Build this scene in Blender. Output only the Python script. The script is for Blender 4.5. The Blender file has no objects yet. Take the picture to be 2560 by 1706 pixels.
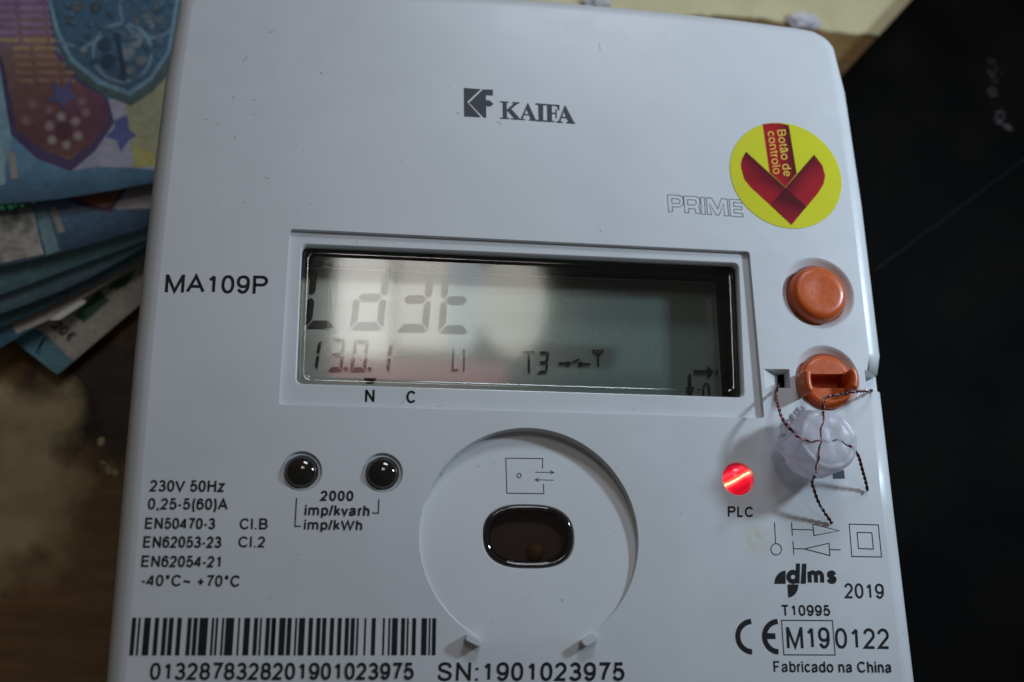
import bpy, bmesh, math, random
from mathutils import Vector, Matrix, noise
from mathutils.geometry import tessellate_polygon

random.seed(7)
SC = bpy.context.scene
COL = SC.collection
# ------------------------------------------------------------------ camera (1 unit = 1 cm)
FPX, PW, PH = 2865.8, 2560.0, 1706.0
ax, ay, az = 0.3192853, -0.15526976, -0.01083595
ROT = Matrix.Rotation(az, 3, 'Z') @ Matrix.Rotation(ay, 3, 'Y') @ Matrix.Rotation(ax, 3, 'X')
CAM = Vector((-2.9405, -2.5627, 16.8429))
cd = bpy.data.cameras.new('camera')
cam = bpy.data.objects.new('camera', cd)
COL.objects.link(cam)
cam.matrix_world = Matrix.Translation(CAM) @ ROT.to_4x4()
cd.sensor_width = 36.0
cd.lens = FPX / PW * 36.0
cd.clip_start, cd.clip_end = 0.1, 1000
cd.dof.use_dof = True
cd.dof.focus_distance = 17.9
cd.dof.aperture_fstop = 0.155
SC.camera = cam
# ------------------------------------------------------------------ world, lamps, exposure
w = bpy.data.worlds.new('World')
SC.world = w
w.use_nodes = True
w.node_tree.nodes['Background'].inputs[0].default_value = (1.0, 0.90, 0.84, 1)
w.node_tree.nodes['Background'].inputs[1].default_value = 0.062
SC.view_settings.view_transform = 'Standard'
SC.view_settings.look = 'None'
SC.view_settings.exposure = 0
SC.view_settings.gamma = 1


def lamp(name, loc, aim, sx, sy, power, col):
    d = bpy.data.lights.new(name, 'AREA')
    d.shape = 'RECTANGLE'
    d.size, d.size_y, d.energy, d.color = sx, sy, power, col
    o = bpy.data.objects.new(name, d)
    COL.objects.link(o)
    o.location = loc
    o.rotation_euler = (Vector(aim) - Vector(loc)).to_track_quat('-Z', 'Y').to_euler()
    return o


def added_overhead_lamp(name, x0, x1, y0, y1, rad, col, z=60.0, round_=False):
    """area lamp lying flat overhead, radiance 'rad'"""
    a = (x1 - x0) * (y1 - y0)
    c = ((x0 + x1) / 2, (y0 + y1) / 2, z)
    o = lamp(name, c, (c[0], c[1], 0), x1 - x0, y1 - y0, rad * math.pi * a * (math.pi / 4 if round_ else 1), col)
    if round_:
        o.data.shape = 'ELLIPSE'
    return o


# key: bluish lamp low on the right of the meter, it throws the crisp shadows
lamp('desk_lamp', (15.4, 7.6, 8.8), (2, 3, 0), 1.7, 1.7, 1800, (0.66, 0.83, 1.0))
# broad lamp beyond the upper right corner
lamp('broad_lamp', (5.5, 25.0, 18.0), (0, 4, 0), 9, 6, 2250, (0.80, 0.885, 1.0))
# bright overhead source mirrored in the display, built from added area lamps
added_overhead_lamp('reflection_lamp', -3.2, 0.7, 21.6, 33.0, 8.0, (1.0, 0.98, 0.92))
added_overhead_lamp('reflection_lamp', 1.1, 4.8, 22.2, 33, 6.0, (1.0, 0.97, 0.87))
added_overhead_lamp('oval_reflection_lamp', 4.0, 7.4, 21.8, 32, 4.2, (0.86, 0.96, 1.0), round_=True)  # added lamps, oval to give the display reflection a soft rounded end
added_overhead_lamp('oval_reflection_lamp', 7.0, 12.0, 22.0, 30.5, 4.4, (1.0, 0.98, 0.88), round_=True)
added_overhead_lamp('reflection_lamp', -3.4, 9.0, 18.9, 21.6, 1.8, (1.0, 0.40, 0.44))  # unseen pink lamp, added to tint the lower part of the display reflection

# ------------------------------------------------------------------ helpers


def at(px, py, z=0.0):
    """photo pixel -> point of the level plane at height z"""
    d = ROT @ Vector((px - PW / 2, -(py - PH / 2), -FPX))
    t = (z - CAM.z) / d.z
    return Vector((CAM.x + d.x * t, CAM.y + d.y * t, z))


def crop(ox, oy, s):
    return lambda x, y, z=0.0: at(ox + x / s, oy + y / s, z)


WLOC = {}


def tag(o, label=None, cat=None, group=None, kind=None):
    for k, v in (('label', label), ('category', cat), ('group', group), ('kind', kind)):
        if v:
            o[k] = v
    return o


def empty(name, loc, label, cat, group=None):
    o = bpy.data.objects.new(name, None)
    o.empty_display_size = 0.5
    COL.objects.link(o)
    o.location = loc
    WLOC[o] = Vector(loc)
    return tag(o, label, cat, group)


class MB:
    def __init__(self):
        self.v, self.f, self.m, self.s, self.c = [], [], [], [], []
        self.zk = 0

    def vert(self, p, c=None):
        self.v.append(tuple(p))
        self.c.append(c or (1, 1, 1, 1))
        return len(self.v) - 1

    def face(self, idx, mat=0, smooth=False):
        self.f.append(tuple(idx))
        self.m.append(mat)
        self.s.append(smooth)

    def loft(self, loops, close=True, mat=0, smooth=True, cap=None):
        ids = [[self.vert(p) for p in lp] for lp in loops]
        n = len(loops[0])
        for a, b in zip(ids[:-1], ids[1:]):
            for i in range(n if close else n - 1):
                j = (i + 1) % n
                self.face((a[i], a[j], b[j], b[i]), mat, smooth)
        if cap in ('end', 'both'):
            self.fill([loops[-1]], mat)
        if cap in ('start', 'both'):
            self.fill([loops[0]], mat)
        return ids

    def fill(self, loops, mat=0, cols=None):
        pts = [Vector(p) for lp in loops for p in lp]
        base = len(self.v)
        for i, p in enumerate(pts):
            self.vert(p, cols[i] if cols else None)
        for t in tessellate_polygon([[Vector(p) for p in lp] for lp in loops]):
            a, b, c = (pts[k] for k in t)
            nz = (b - a).cross(c - a).z
            t = t if nz >= 0 else (t[0], t[2], t[1])
            self.face([base + k for k in t], mat, False)

    def ribbon(self, pts, width, closed=False, mat=0, dz=None):
        """flat stroke of given width along points lying on a level plane"""
        if dz is None:
            self.zk += 1
            dz = 0.00025 * self.zk
        P = [Vector(p) for p in pts]
        Q = [P[0]]
        for p in P[1:]:
            if (p - Q[-1]).length > 1e-5:
                Q.append(p)
        if closed and (Q[0] - Q[-1]).length < 1e-5:
            Q.pop()
        n = len(Q)
        if n < 2:
            return
        L, R = [], []
        h = width / 2
        for i in range(n):
            a = Q[i - 1] if (i > 0 or closed) else None
            b = Q[(i + 1) % n] if (i < n - 1 or closed) else None
            d1 = (Q[i] - a).xy.normalized() if a is not None else None
            d2 = (b - Q[i]).xy.normalized() if b is not None else None
            d1 = d1 if d1 is not None else d2
            d2 = d2 if d2 is not None else d1
            n1, n2 = Vector((-d1.y, d1.x)), Vector((-d2.y, d2.x))
            m = n1 + n2
            m = m.normalized() if m.length > 1e-6 else n1
            k = h / max(0.45, m.dot(n1))
            L.append(self.vert((Q[i].x + m.x * k, Q[i].y + m.y * k, Q[i].z + dz)))
            R.append(self.vert((Q[i].x - m.x * k, Q[i].y - m.y * k, Q[i].z + dz)))
        for i in range(n if closed else n - 1):
            j = (i + 1) % n
            self.face((R[i], R[j], L[j], L[i]), mat)

    def poly(self, pts, mat=0, cols=None):
        self.zk += 1
        self.fill([[Vector(p) + Vector((0, 0, 0.0003 * self.zk)) for p in pts]], mat, cols)

    def tube(self, pts, r, n=8, mat=0, taper=None):
        P = [Vector(p) for p in pts]
        up = Vector((0, 0, 1))
        loops = []
        prev = None
        for i, p in enumerate(P):
            d = (P[min(i + 1, len(P) - 1)] - P[max(i - 1, 0)]).normalized()
            if prev is None:
                x = d.cross(up)
                x = x.normalized() if x.length > 1e-4 else Vector((1, 0, 0))
            else:
                x = (prev - d * prev.dot(d)).normalized()
            prev = x
            y = d.cross(x)
            rr = r * (taper(i / (len(P) - 1)) if taper else 1)
            loops.append([p + x * rr * math.cos(2 * math.pi * k / n) + y * rr * math.sin(2 * math.pi * k / n) for k in range(n)])
        ids = self.loft(loops, True, mat, True)
        self.face(ids[0][::-1], mat)
        self.face(ids[-1], mat)

    def revolve(self, c, prof, n=96, mat=0, smooth=True, cap=None):
        loops = [[(c[0] + r * math.cos(2 * math.pi * k / n), c[1] + r * math.sin(2 * math.pi * k / n), z) for k in range(n)] for r, z in prof]
        return self.loft(loops, True, mat, smooth, cap)

    def build(self, name, mats, parent=None, label=None, kind=None, origin=None, col=False, fixn=True):
        me = bpy.data.meshes.new(name)
        V = [Vector(p) for p in self.v]
        lo = Vector([min(p[k] for p in V) for k in range(3)])
        hi = Vector([max(p[k] for p in V) for k in range(3)])
        o0 = Vector(origin) if origin else (lo + hi) / 2
        me.from_pydata([p - o0 for p in V], [], self.f)
        for m in (mats if isinstance(mats, (list, tuple)) else [mats]):
            me.materials.append(m)
        me.polygons.foreach_set('material_index', self.m)
        me.polygons.foreach_set('use_smooth', self.s)
        if col:
            ca = me.color_attributes.new('ink', 'FLOAT_COLOR', 'POINT')
            for i, c in enumerate(self.c):
                ca.data[i].color = c
        me.update()
        if fixn:
            bm = bmesh.new()
            bm.from_mesh(me)
            bmesh.ops.recalc_face_normals(bm, faces=bm.faces)
            bm.to_mesh(me)
            bm.free()
        o = bpy.data.objects.new(name, me)
        COL.objects.link(o)
        WLOC[o] = o0
        if parent is not None:
            o.parent = parent
            o.location = o0 - WLOC[parent]
        else:
            o.location = o0
        return tag(o, label, None, None, kind)


# ------------------------------------------------------------------ materials
def mat(name, color, rough=0.5, metal=0.0, spec=0.5, coat=0.0, emit=None, estr=0.0):
    m = bpy.data.materials.new(name)
    m.use_nodes = True
    b = m.node_tree.nodes['Principled BSDF']
    b.inputs['Base Color'].default_value = (*color, 1)
    b.inputs['Roughness'].default_value = rough
    b.inputs['Metallic'].default_value = metal
    b.inputs['Specular IOR Level'].default_value = spec
    b.inputs['Coat Weight'].default_value = coat
    if emit:
        b.inputs['Emission Color'].default_value = (*emit, 1)
        b.inputs['Emission Strength'].default_value = estr
    return m


class N:
    """small node-graph helper"""

    def __init__(self, m):
        self.t = m.node_tree
        self.b = self.t.nodes.get('Principled BSDF')

    def n(self, kind, **kw):
        x = self.t.nodes.new(kind)
        for k, v in kw.items():
            if k.startswith('_'):
                setattr(x, k[1:], v)
            else:
                x.inputs[k].default_value = v
        return x

    def l(self, a, b):
        self.t.links.new(a, b)

    def coords(self, scale=(1, 1, 1), kind='Object'):
        """world-size coordinates: object space, plus the object's own place"""
        tc = self.n('ShaderNodeNewGeometry')
        mp = self.n('ShaderNodeMapping')
        mp.inputs['Scale'].default_value = scale
        self.l(tc.outputs['Position'], mp.inputs['Vector'])
        return mp.outputs['Vector']

    def noise(self, vec, scale, detail=3, rough=0.55):
        x = self.n('ShaderNodeTexNoise', Scale=scale, Detail=detail, Roughness=rough)
        self.l(vec, x.inputs['Vector'])
        return x.outputs['Fac']

    def ramp(self, fac, stops):
        r = self.n('ShaderNodeValToRGB')
        e = r.color_ramp.elements
        while len(e) < len(stops):
            e.new(0.5)
        for k, (p, c) in enumerate(stops):
            e[k].position = p
            e[k].color = (*c, 1) if len(c) == 3 else c
        self.l(fac, r.inputs['Fac'])
        return r.outputs['Color']

    def mix(self, fac, a, b, mode='MIX'):
        x = self.n('ShaderNodeMix', _data_type='RGBA', _blend_type=mode)
        for src, key in ((fac, 0), (a, 6), (b, 7)):
            if hasattr(src, 'links') or hasattr(src, 'is_linked'):
                self.l(src, x.inputs[key])
            elif isinstance(src, (int, float)):
                x.inputs[key].default_value = src
            else:
                x.inputs[key].default_value = (*src, 1)
        return x.outputs[2]

    def bump(self, h, strength, dist=0.01, target=None):
        x = self.n('ShaderNodeBump', Strength=strength, Distance=dist)
        self.l(h, x.inputs['Height'])
        self.l(x.outputs['Normal'], (target or self.b).inputs['Normal'])
        return x


def plastic_white(name, base=(0.60, 0.615, 0.63), stain=False):
    m = mat(name, base, 0.42, 0, 0.5)
    g = N(m)
    v = g.coords()
    big = g.noise(v, 0.55, 4)
    c = g.ramp(big, [(0.3, (base[0] * .95, base[1] * .95, base[2] * .95)), (0.7, (base[0] * 1.03, base[1] * 1.03, base[2] * 1.03))])
    # grime specks
    sp = g.noise(v, 9.0, 2)
    spm = g.ramp(sp, [(0.745, (0, 0, 0)), (0.79, (0.5, 0.5, 0.5))])
    c = g.mix(spm, c, (0.25, 0.22, 0.19))
    if stain:
        p = g.n('ShaderNodeVectorMath', _operation='DISTANCE')
        pos = g.n('ShaderNodeNewGeometry')
        g.l(pos.outputs['Position'], p.inputs[0])
        q = at(1893, 1352)
        p.inputs[1].default_value = q
        r = g.ramp(p.outputs['Value'], [(0.0, (1, 1, 1)), (0.30, (0, 0, 0))])
        sn = g.ramp(g.noise(v, 7.0, 4, 0.7), [(0.42, (0, 0, 0)), (0.62, (0.9, 0.9, 0.9))])
        mm = g.mix(1.0, r, sn, 'MULTIPLY')
        c = g.mix(mm, c, (0.50, 0.44, 0.18))
    g.l(c, g.b.inputs['Base Color'])
    rr = g.ramp(g.noise(v, 2.2, 5, 0.65), [(0.25, (0.29, 0.29, 0.29)), (0.75, (0.42, 0.42, 0.42))])
    g.l(rr, g.b.inputs['Roughness'])
    fine = g.noise(v, 70.0, 1)
    streak = g.noise(g.coords((60, 1.5, 1)), 1.0, 2)
    add = g.n('ShaderNodeMath', _operation='MULTIPLY_ADD')
    g.l(streak, add.inputs[0])
    add.inputs[1].default_value = 0.25
    g.l(fine, add.inputs[2])
    g.bump(add.outputs[0], 0.10, 0.012)
    return m


M = {}
M['white'] = plastic_white('white_plastic', stain=True)
M['white2'] = plastic_white('white_plastic_smooth')
M['ink'] = mat('dark_print', (0.013, 0.013, 0.016), 0.6, 0, 0.18)
M['ink2'] = mat('grey_print', (0.05, 0.052, 0.065), 0.55, 0, 0.3)
M['black'] = mat('black_plastic', (0.008, 0.008, 0.008), 0.3, 0, 0.4)
M['well'] = mat('dark_well', (0.010, 0.0095, 0.010), 0.22, 0, 0.5)
M['lcd'] = mat('lcd_reflector', (0.30, 0.34, 0.31), 0.2, 0, 1.0)
g = N(M['lcd'])
v = g.coords()
g.l(g.ramp(g.noise(v, 45.0, 2), [(0.3, (0.14, 0.182, 0.162)), (0.7, (0.185, 0.235, 0.21))]), g.b.inputs['Base Color'])
M['seg'] = mat('lcd_dark_segment', (0.012, 0.012, 0.014), 0.5, 0, 0.2)
M['orange'] = mat('orange_plastic', (0.52, 0.105, 0.014), 0.34, 0, 0.5)
g = N(M['orange'])
v = g.coords()
g.l(g.ramp(g.noise(v, 3.0, 4), [(0.3, (0.50, 0.082, 0.009)), (0.7, (0.54, 0.094, 0.012))]), g.b.inputs['Base Color'])
g.l(g.ramp(g.noise(v, 8.0, 5, 0.7), [(0.35, (0.26, 0.26, 0.26)), (0.7, (0.46, 0.46, 0.46))]), g.b.inputs['Roughness'])
g.bump(g.noise(v, 40.0, 3, 0.6), 0.12, 0.01)
M['lens'] = mat('smoked_lens', (0.012, 0.010, 0.008), 0.06, 0, 0.6, 0.6)


def thin_glass(name, tint, gloss_rough=0.02, ior=1.5, scratch=0.0):
    m = bpy.data.materials.new(name)
    m.use_nodes = True
    t = m.node_tree
    t.nodes.remove(t.nodes['Principled BSDF'])
    g = N(m)
    out = t.nodes['Material Output']
    tr = g.n('ShaderNodeBsdfTransparent', Color=(*tint, 1))
    gl = g.n('ShaderNodeBsdfGlossy', Roughness=gloss_rough)
    gl.inputs['Color'].default_value = (1, 1, 1, 1)
    fr = g.n('ShaderNodeFresnel', IOR=ior)
    mx = g.n('ShaderNodeMixShader')
    if scratch:
        h = g.noise(g.coords((38, 0.9, 1)), 1.0, 3)
        b = g.n('ShaderNodeBump', Strength=scratch, Distance=0.01)
        g.l(h, b.inputs['Height'])
        g.l(b.outputs['Normal'], gl.inputs['Normal'])
    g.l(fr.outputs[0], mx.inputs[0])
    g.l(tr.outputs[0], mx.inputs[1])
    g.l(gl.outputs[0], mx.inputs[2])
    g.l(mx.outputs[0], out.inputs['Surface'])
    return m


M['glass'] = thin_glass('display_cover', (0.84, 0.87, 0.86), 0.06, 1.6, 0.008)
M['smoke'] = thin_glass('smoked_window', (0.52, 0.46, 0.46), 0.03, 1.6)
M['yellow'] = mat('sticker_yellow', (0.62, 0.60, 0.010), 0.35, 0, 0.4)
g = N(M['yellow'])
g.l(g.ramp(g.noise(g.coords(), 1.2, 3), [(0.3, (0.57, 0.55, 0.010)), (0.7, (0.62, 0.60, 0.012))]), g.b.inputs['Base Color'])
M['yink'] = mat('sticker_lettering', (0.80, 0.52, 0.06), 0.4, 0, 0.4)


def inkmat(name, rough=0.4, spec=0.4, grain=0.0, lift=1):
    m = mat(name, (1, 1, 1), rough, 0, spec)
    g = N(m)
    a = g.n('ShaderNodeVertexColor', _layer_name='ink')
    if lift != 1:
        gm = g.n('ShaderNodeGamma', Gamma=lift)
        g.l(a.outputs['Color'], gm.inputs['Color'])
        a = gm
    if grain:
        k = g.ramp(g.noise(g.coords(), 5.0, 6, 0.75), [(0.3, (1 - grain * 1.6,) * 3), (0.7, (1 + grain * .6,) * 3)])
        wv = g.n('ShaderNodeTexWave', _wave_type='RINGS', Scale=5.5, Distortion=7.0, Detail=2)
        wv.inputs['Detail Scale'].default_value = 0.6
        g.l(g.coords(), wv.inputs['Vector'])
        k = g.mix(1.0, k, g.ramp(wv.outputs['Fac'], [(0.2, (0.90, 0.91, 0.93)), (0.8, (1.04, 1.03, 1.03))]), 'MULTIPLY')
        g.l(g.mix(1.0, a.outputs['Color'], k, 'MULTIPLY'), g.b.inputs['Base Color'])
    else:
        g.l(a.outputs['Color'], g.b.inputs['Base Color'])
    if lift != 1:
        src = g.b.inputs['Base Color'].links[0].from_socket
        hs = g.n('ShaderNodeHueSaturation', Saturation=1.04, Value=0.95)
        g.l(src, hs.inputs['Color'])
        g.l(hs.outputs['Color'], g.b.inputs['Base Color'])
    return m


M['print'] = inkmat('colour_print', 0.6, 0.12)
M['note'] = inkmat('banknote_print', 0.36, 0.45, 0.22, 0.84)
M['foil'] = mat('silver_foil', (0.55, 0.54, 0.50), 0.33, 0.85)
g = N(M['foil'])
g.l(g.ramp(g.noise(g.coords(), 3.2, 4), [(0.35, (0.22, 0.23, 0.23)), (0.6, (0.7, 0.69, 0.65))]), g.b.inputs['Base Color'])
M['seal'] = bpy.data.materials.new('cloudy_plastic')
M['seal'].use_nodes = True
g = N(M['seal'])
t = M['seal'].node_tree
g.b.inputs['Base Color'].default_value = (0.70, 0.69, 0.73, 1)
g.b.inputs['Roughness'].default_value = 0.28
g.b.inputs['Specular IOR Level'].default_value = 0.55
g.b.inputs['Transmission Weight'].default_value = 0.0
g.bump(g.noise(g.coords(), 6.0, 6, 0.65), 0.35, 0.03)
trl = g.n('ShaderNodeBsdfTranslucent', Color=(0.74, 0.72, 0.76, 1))
tra = g.n('ShaderNodeBsdfTransparent', Color=(0.86, 0.84, 0.88, 1))
m1, m2 = g.n('ShaderNodeMixShader'), g.n('ShaderNodeMixShader')
m1.inputs[0].default_value = 0.35
g.l(g.b.outputs[0], m1.inputs[1])
g.l(trl.outputs[0], m1.inputs[2])
cl = g.ramp(g.noise(g.coords(), 2.6, 4, 0.6), [(0.35, (0.26, 0.26, 0.26)), (0.7, (0.50, 0.50, 0.50))])
g.l(cl, m2.inputs[0])
g.l(m1.outputs[0], m2.inputs[1])
g.l(tra.outputs[0], m2.inputs[2])
g.l(m2.outputs[0], t.nodes['Material Output'].inputs['Surface'])
M['wire_dark'] = mat('dark_enamel_wire', (0.030, 0.018, 0.014), 0.28, 0.3, 0.6)
M['wire_red'] = mat('red_silver_wire', (0.20, 0.02, 0.02), 0.25, 0.3, 0.6)
g = N(M['wire_red'])
rn = g.noise(g.coords(), 5.5, 2)
g.l(g.ramp(rn, [(0.44, (0.035, 0.02, 0.018)), (0.5, (0.30, 0.012, 0.02)), (0.57, (0.30, 0.012, 0.02)), (0.62, (0.45, 0.45, 0.47))]), g.b.inputs['Base Color'])
M['red_on'] = mat('lit_red_lamp', (0.5, 0.01, 0.02), 0.2, 0, 0.5)
g = N(M['red_on'])
ctr = at(1844, 1197, 0.0)
gp = g.n('ShaderNodeNewGeometry')
mp = g.n('ShaderNodeMapping', _vector_type='TEXTURE')
mp.inputs['Location'].default_value = ctr
mp.inputs['Rotation'].default_value = (0, 0, math.radians(27))
g.l(gp.outputs['Position'], mp.inputs['Vector'])
sx = g.n('ShaderNodeSeparateXYZ')
g.l(mp.outputs[0], sx.inputs[0])
nz = g.noise(g.coords((3, 3, 3)), 2.5, 3)
mad = g.n('ShaderNodeMath', _operation='MULTIPLY_ADD')
g.l(sx.outputs['Y'], mad.inputs[0])
mad.inputs[1].default_value = 2.3
ad = g.n('ShaderNodeMath', _operation='MULTIPLY_ADD')
g.l(nz, ad.inputs[0])
ad.inputs[1].default_value = 0.12
ad.inputs[2].default_value = 0.44
g.l(ad.outputs[0], mad.inputs[2])
ec = g.ramp(mad.outputs[0], [(0.12, (0.30, 0.0, 0.008)), (0.34, (0.5, 0.006, 0.016)), (0.44, (1.0, 0.12, 0.08)), (0.50, (1.0, 0.80, 0.50)), (0.55, (1.0, 0.10, 0.04)), (0.66, (0.45, 0.006, 0.018)), (0.74, (0.6, 0.03, 0.05)), (0.9, (0.28, 0.0, 0.01))])
g.l(ec, g.b.inputs['Emission Color'])
g.b.inputs['Emission Strength'].default_value = 1.9
M['amber'] = mat('amber_emitter', (0.75, 0.52, 0.30), 0.25, 0, 0.6)

# ------------------------------------------------------------------ stroke lettering
CAPH = 0.716


def arc(cx, cy, rx, ry, a0, a1, n=14):
    return [(cx + rx * math.cos(math.radians(a0 + (a1 - a0) * k / n)), cy + ry * math.sin(math.radians(a0 + (a1 - a0) * k / n))) for k in range(n + 1)]


def ell(cx, cy, rx, ry, n=24, e=0.9):
    out = []
    for k in range(n):
        a = 2 * math.pi * k / n
        c, s = math.cos(a), math.sin(a)
        out.append((cx + rx * math.copysign(abs(c) ** e, c), cy + ry * math.copysign(abs(s) ** e, s)))
    return out + ['closed']


def cr(pts, n=5, closed=False):
    P = [Vector(p) for p in pts]
    out = []
    m = len(P)
    for i in range(m if closed else m - 1):
        p1, p2 = P[i], P[(i + 1) % m]
        p0 = P[i - 1] if (i > 0 or closed) else p1 * 2 - p2
        p3 = P[(i + 2) % m] if (i < m - 2 or closed) else p2 * 2 - p1
        for k in range(n):
            t = k / n
            out.append(0.5 * ((2 * p1) + (p2 - p0) * t + (2 * p0 - 5 * p1 + 4 * p2 - p3) * t * t + (3 * p1 - p0 - 3 * p2 + p3) * t ** 3))
    if not closed:
        out.append(P[-1])
    return out


def c2(pts, n=5):
    return [tuple(p) for p in cr(pts, n)]


X = 0.725
G = {
    '0': (556, 42, 508, [ell(.5, .5, .5, .5)]),
    '1': (556, 120, 373, [[(1, 0), (1, 1)], [(0, .76), (.5, .86), (.98, .985)]]),
    '2': (556, 30, 503, [arc(.5, .70, .47, .30, 168, -28) + [(.42, .25), (.02, 0), (1, 0)]]),
    '3': (556, 42, 511, [arc(.47, .75, .44, .25, 158, -90) + [(.33, .5)], [(.33, .52)] + arc(.47, .265, .53, .265, 85, -160)]),
    '4': (556, 13, 524, [[(.76, 0), (.76, 1)], [(.74, .98), (0, .25), (1, .25)]]),
    '5': (556, 42, 516, [[(.93, 1), (.2, 1), (.08, .48)] + arc(.48, .325, .52, .325, 142, -158)]),
    '6': (556, 38, 510, [ell(.5, .32, .5, .32), arc(.53, .5, .53, .5, 38, 190)]),
    '7': (556, 47, 511, [[(0, 1), (1, 1), (.72, .68), (.5, .35), (.38, 0)]]),
    '8': (556, 41, 511, [ell(.5, .755, .43, .245), ell(.5, .265, .5, .265)]),
    '9': (556, 42, 515, [ell(.5, .68, .5, .32), arc(.47, .5, .53, .5, 218, 370)]),
    'A': (667, -1, 668, [[(0, 0), (.5, 1), (1, 0)], [(.2, .33), (.8, .33)]]),
    'B': (667, 73, 623, [[(0, .52), (0, 1)] + arc(.6, .76, .34, .24, 90, -90) + [(.05, .52)], [(.05, .51)] + arc(.62, .255, .38, .255, 90, -90) + [(0, 0), (0, .55)]]),
    'C': (722, 50, 681, [arc(.52, .5, .52, .5, 38, 322, 22)]),
    'E': (667, 79, 623, [[(1, 1), (0, 1), (0, 0), (1, 0)], [(0, .53), (.93, .53)]]),
    'F': (611, 82, 565, [[(1, 1), (0, 1), (0, -.07)], [(0, .5), (.85, .5)]]),
    'H': (722, 80, 641, [[(0, -.07), (0, 1.07)], [(1, -.07), (1, 1.07)], [(0, .54), (1, .54)]]),
    'L': (556, 73, 520, [[(0, 1.07), (0, 0), (1, 0)]]),
    'M': (833, 74, 758, [[(0, -.07), (0, 1.07)], [(1, -.07), (1, 1.07)], [(.03, 1), (.5, 0), (.97, 1)]]),
    'N': (722, 76, 640, [[(0, -.07), (0, 1.07)], [(1, -.07), (1, 1.07)], [(0, 1), (1, 0)]]),
    'P': (667, 77, 625, [[(0, -.07), (0, 1)] + arc(.62, .745, .38, .255, 90, -90) + [(0, .49)]]),
    'S': (667, 45, 617, [c2([(.93, .74), (.82, .93), (.5, 1), (.16, .92), (.06, .74), (.18, .6), (.55, .5), (.87, .39), (.96, .25), (.84, .07), (.5, 0), (.14, .08), (.02, .29)])]),
    'T': (611, 23, 587, [[(0, 1), (1, 1)], [(.5, 1), (.5, -.07)]]),
    'V': (667, 4, 661, [[(0, 1), (.5, 0), (1, 1)]]),
    'W': (944, 12, 933, [[(0, 1), (.26, 0), (.5, .97), (.74, 0), (1, 1)]]),
    'a': (556, 36, 520, [c2([(.06, .53), (.2, .68), (.5, X), (.8, .66), (.87, .48), (.87, .15), (.97, .0)]), c2([(.87, .42), (.45, .37), (.1, .28), (.03, .15), (.15, .02), (.4, 0), (.7, .08), (.87, .25)])]),
    'b': (556, 65, 520, [[(0, -.07), (0, 1.07)], ell(.5, X / 2, .5, X / 2)]),
    'c': (500, 39, 491, [arc(.52, X / 2, .52, X / 2, 42, 318)]),
    'd': (556, 35, 490, [[(1, -.07), (1, 1.07)], ell(.5, X / 2, .5, X / 2)]),
    'e': (556, 38, 517, [[(.02, .38), (.98, .38)] + arc(.5, X / 2, .5, X / 2, 4, 318)]),
    'h': (556, 66, 487, [[(0, -.07), (0, 1.07)], [(0, .38)] + arc(.5, .42, .5, .3, 180, 0) + [(1, -.07)]]),
    'i': (222, 66, 155, [[(.5, -.07), (.5, .78)], [(.5, .9), (.5, 1.07)]]),
    'k': (500, 67, 499, [[(0, -.07), (0, 1.07)], [(0, .24), (.9, X)], [(.33, .42), (1, 0)]]),
    'l': (222, 64, 152, [[(.5, -.07), (.5, 1.07)]]),
    'm': (833, 66, 766, [[(0, -.07), (0, .78)], [(0, .42)] + arc(.25, .44, .25, .28, 180, 0) + [(.5, -.07)], [(.5, .42)] + arc(.75, .44, .25, .28, 180, 0) + [(1, -.07)]]),
    'n': (556, 66, 487, [[(0, -.07), (0, .78)], [(0, .38)] + arc(.5, .42, .5, .3, 180, 0) + [(1, -.07)]]),
    'o': (556, 33, 519, [ell(.5, X / 2, .5, X / 2)]),
    'p': (556, 66, 520, [[(0, -.34), (0, .78)], ell(.5, X / 2, .5, X / 2)]),
    'r': (333, 65, 346, [[(0, -.07), (0, .78)], c2([(0, .42), (.3, .65), (.6, .72), (1, .70)])]),
    's': (500, 31, 464, [c2([(.93, .53), (.78, .68), (.5, X), (.14, .66), (.07, .53), (.2, .42), (.6, .34), (.92, .25), (.93, .14), (.75, .02), (.45, 0), (.12, .07), (.03, .2)])]),
    't': (278, 18, 272, [c2([(.45, .95), (.45, .5), (.45, .15), (.6, .02), (1, .02)]), [(-.2, X), (1.1, X)]]),
    'v': (500, 13, 487, [[(0, X), (.5, 0), (1, X)]]),
    'z': (500, 20, 482, [[(.05, X), (.97, X), (.03, 0), (1, 0)]]),
    '.': (278, 91, 188, [[(.5, -.07), (.5, .07)]]),
    ',': (278, 83, 190, [[(.5, .08), (.5, -.05), (.2, -.2)]]),
    ':': (278, 91, 188, [[(.5, -.07), (.5, .07)], [(.5, .60), (.5, .74)]]),
    '-': (333, 32, 302, [[(-.1, .36), (1.1, .36)]]),
    '(': (333, 90, 298, [c2([(1, 1.08), (.3, .75), (.02, .38), (.3, .0), (1, -.3)])]),
    ')': (333, 61, 250, [c2([(0, 1.08), (.7, .75), (.98, .38), (.7, .0), (0, -.3)])]),
    '/': (278, 0, 278, [[(0, -.08), (1, 1.08)]]),
    '°': (400, 80, 320, [ell(.5, .86, .42, .13)]),
    '~': (584, 43, 541, [c2([(0, .34), (.2, .46), (.5, .40), (.8, .34), (1, .46)])]),
    '+': (584, 55, 528, [[(0, .38), (1, .38)], [(.5, .06), (.5, .70)]]),
    '€': (640, 20, 620, [arc(.6, .5, .4, .5, 45, 315), [(0, .58), (.75, .58)], [(0, .42), (.7, .42)]]),
    ' ': (278, 0, 0, []),
}
G['ã'] = (556, 36, 520, G['a'][3] + [c2([(.1, .88), (.3, .95), (.6, .88), (.85, .95)])])


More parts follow.
